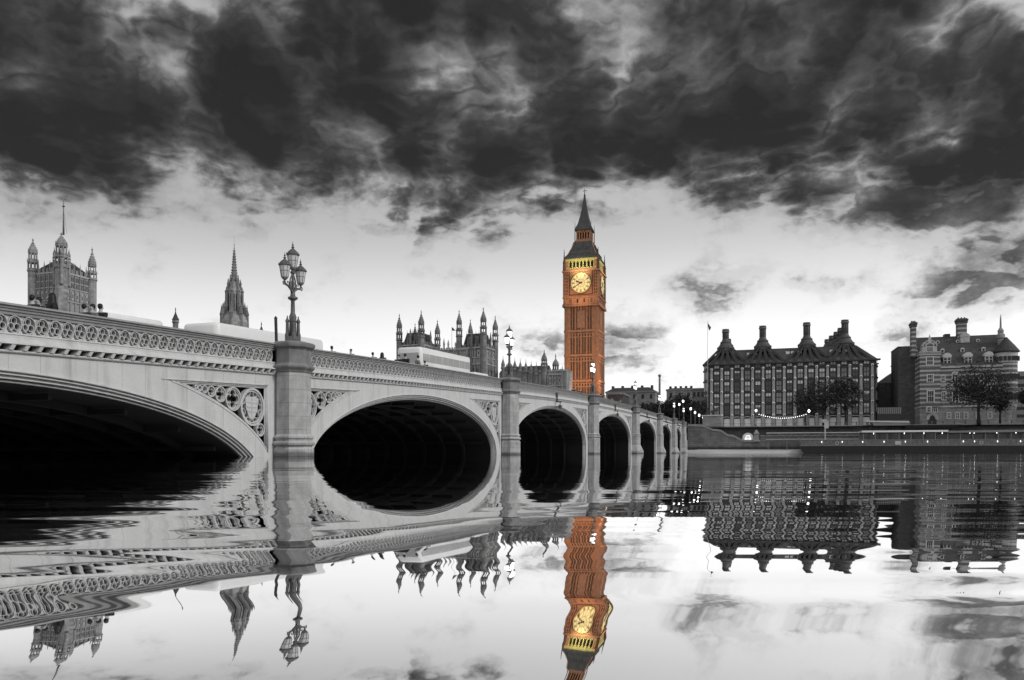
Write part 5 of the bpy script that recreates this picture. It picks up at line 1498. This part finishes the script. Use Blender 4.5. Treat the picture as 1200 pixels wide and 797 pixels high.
x = x0+.5
while x < x1:
    mb.box(x-.06, x+.06, .1, .2, zh, zs_+.1); x += 1.15
mb.box(x0, x1, .05, .35, zs_, zs_+.14); mb.box(x0, x1, .05, .25, zh+.02, zh+.16)
mb.build('railing', M['mgrey'], o)
for px in (963, 987, 1011, 1036, 1061, 1087, 1129, 1142, 1169, 1196):
    b_ = MB(); X_ = fp_(px); b_.lathe(X_, .0, [(.05, zs_-.75), (.10, zs_-.58), (.10, zs_-.47), (.05, zs_-.3)], 8); b_.build('deck_light', M['glass_lit'], o)
mb = MB(); mb.box(fp_(1049), fp_(1056), .03, .19, zs_-1.4, zs_-.3); mb.build('notice_board', M['lgrey'], o)
for px in (981, 1150): mb = MB(); mb.ring(fp_(px), zs_-.9, .5, .5, .16, .0, .19, 14); mb.build('life_ring', M['lgrey'], o)
# roofs
mb = MB(); za = zq(506.5, 1060); zb_ = zq(504.3, 1060)
mb.box(fp_(1010), xm-.2, -.3, 7.5, za, zb_); mb.build('white_roof', M['white'], o)
mb = MB(); mb.hexa([(xm, -.3, zq(507, 1150)), (x1, -.3, zq(506.5, 1150)), (x1, 7.5, zq(506.5, 1150)), (xm, 7.5, zq(507, 1150)), (xm, -.3, zq(504.6, 1150)), (x1, -.3, zq(503.4, 1150)), (x1, 7.5, zq(503, 1150)), (xm, 7.5, zq(504, 1150))]); mb.build('grey_roof', M['mgrey'], o)
mb = MB(); mb.box(fp_(1010), x1, 7.3, 7.5, zs_, za); mb.build('back_glazing', M['pc_glass'], o)
x = fp_(1012)
while x < x1: mb = MB(); mb.box(x-.1, x+.1, .1, .3, zs_, za); mb.build('roof_post', M['mgrey'], o); x += 3.1
for px in (1060, 1083, 1104.5, 1137, 1142, 1168.5, 1191, 1024):
    b_ = MB(); b_.lathe(fp_(px), .3, [(.05, za-.55), (.10, za-.40), (.10, za-.27), (.05, za-.05)], 8); b_.build('ceiling_light', M['glass_lit'], o)
# canopies on the quay above
o, Yd = thing_at('quay_canopy', 1013, UB+2, 0, 'long pale flat canopy on the quay, left of the dark pier roof', 'canopy'); q = lambda py: zat(py, Yd)
f2 = lambda px: v_at(px, UB+2) - v_at(1013, UB+2)
mb = MB(); mb.hexa([(f2(1013), 0, q(494.5)), (f2(1066), 0, q(496)), (f2(1066), 4, q(496)), (f2(1013), 4, q(494.5)), (f2(1015), 0, q(493)), (f2(1065), 0, q(493.8)), (f2(1065), 4, q(493.8)), (f2(1015), 4, q(493))], M['lgrey']); mb.hexa([(f2(1024), .2, q(499)), (f2(1066), .2, q(499)), (f2(1066), 3.8, q(499)), (f2(1024), 3.8, q(499)), (f2(1022), .2, q(495)), (f2(1066), .2, q(496)), (f2(1066), 3.8, q(496)), (f2(1022), 3.8, q(495))], M['mgrey']); mb.build('roof', None, o)
for px in (1018, 1030, 1045, 1060): mb = MB(); mb.box(f2(px)-.1, f2(px)+.1, 1, 1.2, GZ-3, q(494.5)); mb.build('post', M['dark'], o)
o, Yd = thing_at('pier_canopy', 1066, UB-1, 0, 'long dark wedge shaped canopy roof above the pier, left of the big tree', 'canopy'); q = lambda py: zat(py, Yd)
f2 = lambda px: v_at(px, UB-1) - v_at(1066, UB-1)
mb = MB(); mb.hexa([(f2(1062), 0, q(503)), (f2(1121), 0, q(502.6)), (f2(1121), 4, q(502.6)), (f2(1062), 4, q(503)), (f2(1062), -.5, q(498.2)), (f2(1126), -.5, q(498.2)), (f2(1126), 4.5, q(498.2)), (f2(1062), 4.5, q(498.2))]); mb.build('roof', M['dark'], o)
for px in (1070, 1085, 1100, 1115): mb = MB(); mb.box(f2(px)-.1, f2(px)+.1, 1, 1.2, -.3, q(502.8)); mb.build('post', M['dark'], o)
# gangway from the quay to the pier
o, Yd = thing_at('gangway', 898, UB-3, 0, 'thin pale lattice gangway running right from the wall to the floating pier', 'gangway'); q = lambda py: zat(py, Yd)
f2 = lambda px: v_at(px, UB-3) - v_at(898, UB-3)
mb = MB(); Lg = f2(1012)
for yy in (0, 1.6):
    mb.box(0, Lg, yy-.08, yy+.08, q(507.9), q(507)); mb.box(0, Lg, yy-.08, yy+.08, q(515.2), q(514.6))
mb.build('rail', M['lgrey'], o)
mb = MB()
for k in range(14):
    xa = Lg*k/14; xb = Lg*(k+1)/14; mb.tube([(xa, 0, q(515)), (xb, 0, q(507.4))] if k % 2 else [(xa, 0, q(507.4)), (xb, 0, q(515))], .06, 4)
mb.box(0, Lg, .1, 1.5, q(515.3), q(515)); mb.build('lattice', M['mgrey'], o)
for k in range(5): mb = MB(); mb.box(Lg*(k+.1)/5-.1, Lg*(k+.1)/5+.1, .7, .9, -.4, q(515.2)); mb.build('pile', M['mgrey'], o)

# ================================================================== VEHICLES ON THE BRIDGE
def on_bridge(name, s, d, label, cat, group=None, flip=False):
    x, y = W(s, -D_FACE - d); o = empty(name, (x, y, zt(s) - (1.35 if d > 4 else 1.2)), BRG + (PI if flip else 0), label, cat, group)
    sl = (zt(s+3) - zt(s-3)) / 6; o.rotation_mode = 'XYZ'; o.rotation_euler = (0, -math.atan(sl) * (-1 if flip else 1), BRG + (PI if flip else 0)); return o
def rounded(mb, x0, x1, y0, y1, z0, z1, r, m=None):
    """box with rounded vertical and top edges"""
    def sec(z, ins):
        out = []
        for (cx_, cy_, a0) in ((x1-r, y1-r, 0), (x0+r, y1-r, PI/2), (x0+r, y0+r, PI), (x1-r, y0+r, 3*PI/2)):
            for k in range(4):
                a = a0 + PI/2*k/3; out.append((cx_+(r-ins)*math.cos(a), cy_+(r-ins)*math.sin(a), z))
        return out
    S_ = [sec(z0, 0), sec(z1-r*.6, 0), sec(z1-r*.3, r*.12), sec(z1-r*.08, r*.4), sec(z1, r*.8)]
    vs_ = [p for s_ in S_ for p in s_]; n = 16; fs = []
    for i in range(len(S_)-1):
        for k in range(n): fs.append((i*n+k, i*n+(k+1)%n, (i+1)*n+(k+1)%n, (i+1)*n+k))
    fs.append(tuple(reversed(range(n)))); fs.append(tuple(range((len(S_)-1)*n, len(S_)*n)))
    mb.add(vs_, fs, m, True)
def bus(s, d, Lb, H, dbl, label, name, cat, m='white'):
    o = on_bridge(name, s, d, label, cat)
    mb = MB(); rounded(mb, -Lb/2, Lb/2, -1.25, 1.25, .35, H, .35); mb.build('body', M[m], o)
    for side in (-1, 1):
        y = side*1.26
        for (za, zb_) in (((1.25, 2.15), (3.0, 3.75)) if dbl else ((1.3, 2.35),)):
            n = int(Lb/1.5)
            for k in range(n):
                w_ = MB(); xa = -Lb/2+.35+k*(Lb-.7)/n; w_.box(xa+.05, xa+(Lb-.7)/n-.05, y-.012, y+.012, za, zb_); w_.build('side_window', M['busglass'], o)
    for sx_ in (-1, 1):
        w_ = MB(); w_.box(sx_*(Lb/2)-.02, sx_*(Lb/2)+.02, -1.0, 1.0, 1.1, 2.2); 
        if dbl: w_.box(sx_*(Lb/2)-.02, sx_*(Lb/2)+.02, -1.0, 1.0, 2.9, 3.8)
        w_.build('windscreen' if sx_ > 0 else 'rear_window', M['busglass'], o)
        for y in (-1.0, 1.0):
            l_ = MB(); l_.box(sx_*(Lb/2)-.03, sx_*(Lb/2)+.03, y-.15, y+.15, .7, .9); l_.build('headlight' if sx_ > 0 else 'tail_light', M['lgrey'], o)
        for y in (-1.1, 1.1):
            wh = MB(); wh.ring(sx_*(Lb/2-2.2), .48, .48, .48, .24, y-.14, y+.14, 16); wo_ = wh.build('wheel', M['tyre'], o)
            hb_ = MB(); hb_.ring(sx_*(Lb/2-2.2), .48, .24, .24, .2, y-.12, y+.12, 12); hb_.build('rim', M['lgrey'], wo_)
    mb = MB(); mb.box(-Lb/2+.1, Lb/2-.1, -1.27, -1.24, .4, 1.05); mb.build('lower_side_panel', M['mgrey'], o)
    return o
bus(71.6, 8.0, 13.0, 4.35, True, 'long white double decker bus crossing the bridge in front of the gothic tower', 'double_decker_bus', 'bus')
bus(42.7, 8.0, 11.5, 3.25, False, 'white single deck coach on the bridge just left of the nearest lamp', 'coach', 'coach')
def van(s, d, label, sc=1.0):
    o = on_bridge('delivery_van', s, d, label, 'van', None)
    mb = MB(); rounded(mb, -2.6, 1.5, -.95, .95, .35, 2.4*sc, .3); 
    mb.prism([(1.3, .4), (2.7, .4), (2.75, .9), (2.55, 1.15), (1.75, 1.9*sc), (1.3, 2.2*sc)], -.92, .92); mb.build('body', M['white'], o)
    w_ = MB(); w_.add([(2.56, -.8, 1.2), (2.56, .8, 1.2), (1.80, .75, 1.9*sc), (1.80, -.75, 1.9*sc)], [(0,1,2,3)]); w_.build('windscreen', M['busglass'], o)
    for y in (-.96, .96):
        w_ = MB(); w_.prism([(1.35, 1.2), (2.3, 1.2), (1.75, 1.75), (1.35, 1.8)], y-.01, y+.01); w_.build('side_window', M['busglass'], o)
        for xx in (-1.7, 1.9):
            wh = MB(); wh.ring(xx, .36, .36, .36, .18, y-.1, y+.1, 14); wo_ = wh.build('wheel', M['tyre'], o)
            hb_ = MB(); hb_.ring(xx, .36, .18, .18, .15, y-.08, y+.08, 10); hb_.build('rim', M['lgrey'], wo_)
        l_ = MB(); l_.box(2.7, 2.78, y*.8-.12, y*.8+.12, .7, .9); l_.build('headlight', M['lgrey'], o)
    return o
van(76.5, 5.6, 'white van on the bridge close to the second lamp, nearer the lamp of the two', 1.03)
van(70.6, 5.6, 'white van on the bridge to the left of another van near the second lamp', .98)
van(30.6, 7.0, 'pale van on the bridge behind walkers, right of the great square tower', 1.12)

# ================================================================== PEOPLE ON THE FOOTWAY
SK = {}
def person_mesh(kind):
    if kind in SK: return SK[kind]
    st_ = .18 if kind == 'walk' else .05
    N = [(0,0,.95,(.15,.11)), (0,0,1.15,(.14,.10)), (0,0,1.36,(.17,.11)), (0,0,1.47,(.07,.07)), (0,0,1.54,(.05,.05)), (.01,0,1.60,(.075,.065)), (.01,0,1.68,(.085,.08)),
         (0,-.10,.88,(.095,.09)), (st_,-.10,.48,(.06,.06)), (st_*.9,-.10,.09,(.042,.042)), (st_+.13,-.10,.04,(.04,.035)),
         (0,.10,.88,(.095,.09)), (-st_*.4,.10,.48,(.06,.06)), (-st_*1.5,.10,.10,(.042,.042)), (-st_*1.5+.13,.10,.04,(.04,.035)),
         (0,-.20,1.40,(.055,.055)), (-.05,-.25,1.13,(.042,.042)), (.08,-.24,.90,(.03,.03)), (.12,-.23,.82,(.035,.02)),
         (0,.20,1.40,(.055,.055)), (.0,.25,1.13,(.042,.042)), (.16,.22,.95,(.03,.03)), (.21,.20,.88,(.035,.02))]
    Ed = [(0,1),(1,2),(2,3),(3,4),(4,5),(5,6),(0,7),(7,8),(8,9),(9,10),(0,11),(11,12),(12,13),(13,14),(2,15),(15,16),(16,17),(17,18),(2,19),(19,20),(20,21),(21,22)]
    o = skin_mesh('body', N, Ed, M['skin'], None, 2)
    CN = [(0,0,.98,(.19,.15)), (0,0,1.18,(.165,.13)), (0,0,1.36,(.19,.13)), (0,0,1.45,(.09,.09)), (0,-.20,1.40,(.075,.075)), (-.05,-.26,1.13,(.06,.06)), (.06,-.245,.95,(.05,.05)),
          (0,.20,1.40,(.075,.075)), (.0,.26,1.13,(.06,.06)), (.14,.225,.98,(.05,.05)), (0,-.10,.86,(.115,.11)), (st_,-.10,.48,(.08,.08)), (st_*.9,-.10,.12,(.06,.06)), (0,.10,.86,(.115,.11)), (-st_*.4,.10,.48,(.08,.08)), (-st_*1.5,.10,.13,(.06,.06))]
    CE = [(0,1),(1,2),(2,3),(2,4),(4,5),(5,6),(2,7),(7,8),(8,9),(0,10),(10,11),(11,12),(0,13),(13,14),(14,15)]
    c = skin_mesh('clothes', CN, CE, M['coat_d'], None, 2)
    h = MB(); h.lathe(-.025, 0, [(.04, 1.58), (.072, 1.62), (.088, 1.68), (.085, 1.73), (.062, 1.765), (.03, 1.78)], 12, smooth=True)
    ho = h.build('hair', M['hair'], None)
    lh = MB(); lh.lathe(-.03, 0, [(.17, 1.24), (.185, 1.32), (.155, 1.42), (.128, 1.52), (.122, 1.61), (.115, 1.69), (.095, 1.75), (.055, 1.79), (.015, 1.80)], 14, smooth=True)
    lo = lh.build('hair', M['hair'], None)
    f_ = MB(); f_.lathe(.105, 0, [(.004, 1.61), (.018, 1.625), (.014, 1.645), (.005, 1.66)], 6)
    for y in (-.03, .03): f_.lathe(.088, y, [(.004, 1.655), (.012, 1.663), (.004, 1.671)], 6)
    fo = f_.build('face', M['skin'], None)
    SK[kind] = (o.data, c.data, ho.data, lo.data, fo.data)
    for x in (o, c, ho, lo, fo): bpy.data.objects.remove(x)
    return SK[kind]
def person(px, d, scale, face, coat, long_hair, label, kind='walk', grp='people walking behind the parapet'):
    # place along the bridge so that it shows at px
    D_ = D_FACE + d; s = 900*D_/(CB*CB)/(885-px) - D_*math.tan(BETA)
    x, y = W(s, -D_); o = empty('person', (x, y, zt(s)-1.2), BRG + face, label, 'person', grp); o.scale = (scale,)*3
    b_, c_, h_, l_, f_ = person_mesh(kind)
    for nm, me in (('body', b_), ('clothes', c_), ('hair', l_ if long_hair else h_), ('face', f_)):
        p = bpy.data.objects.new(nm, me); COL.objects.link(p); p.parent = o
        if nm == 'clothes': p.material_slots[0].link = 'OBJECT'; p.material_slots[0].material = M[coat]
    return o
person(60, .75, 1.06, PI*.9, 'coat_d', True, 'person with long dark hair at the parapet before the square tower')
person(38, 1.5, 1.05, 0, 'coat_d', False, 'person in dark coat at the far left end of the parapet')
person(45, 1.7, 1.05, PI, 'coat_d', False, 'person in dark coat between the left walker and the long haired one')
person(99, 1.1, 1.0, 0, 'coat_d', False, 'person in dark coat left of the pale van')
person(108, 1.3, 1.05, PI, 'coat_m', False, 'person in grey jacket just left of the pale van')
person(118, 1.1, 1.06, 0, 'coat_d', False, 'person in dark coat directly in front of the pale van')
person(389, 1.6, 1.02, 0, 'coat_l', False, 'person in pale coat right of the nearest lamp')
person(411, 1.2, .98, PI, 'coat_d', False, 'person in dark coat midway between the nearest lamp and the bus')
person(437, 1.3, 1.0, 0, 'coat_m', False, 'person in grey jacket a few steps left of the bus')
person(448, 1.2, 1.03, 0, 'coat_m', True, 'person with long hair and grey jacket just left of the bus')
person(467, 1.0, 1.05, PI, 'coat_d', False, 'person in dark coat at the rear corner of the bus')
person(475, .9, 1.12, 0, 'coat_d', False, 'taller person in dark coat in front of the bus, second from its rear')
person(489.5, .8, 1.14, PI*.5, 'coat_m', False, 'person in grey jacket standing highest against the white bus')
person(498, .9, .98, 0, 'coat_d', False, 'short person in dark coat in front of the middle of the bus')
for i, (px, cm) in enumerate(((672, 'coat_d'), (680, 'coat_d'), (704, 'coat_d'), (709, 'coat_l'), (717, 'coat_m'), (727, 'coat_d'))):
    person(px, .9, 1.12, (i % 2)*PI, cm, False, ['person in dark coat left of the third lamp, under the clock tower', 'person in dark coat close beside the third lamp', 'person in dark coat just right of the third lamp', 'person in pale coat right of the third lamp', 'person in grey jacket midway between the third and fourth lamps', 'person in dark coat approaching the fourth lamp'][i])
# thin dark pole by the coach
o = on_bridge('traffic_pole', 39.5, 4.6, 'thin dark pole standing in front of the slender spire', 'pole')
mb = MB(); mb.lathe(0, 0, [(.09, 0), (.09, 3.6), (.11, 3.62), (.02, 3.75)], 8); mb.build('post', M['dark'], o)
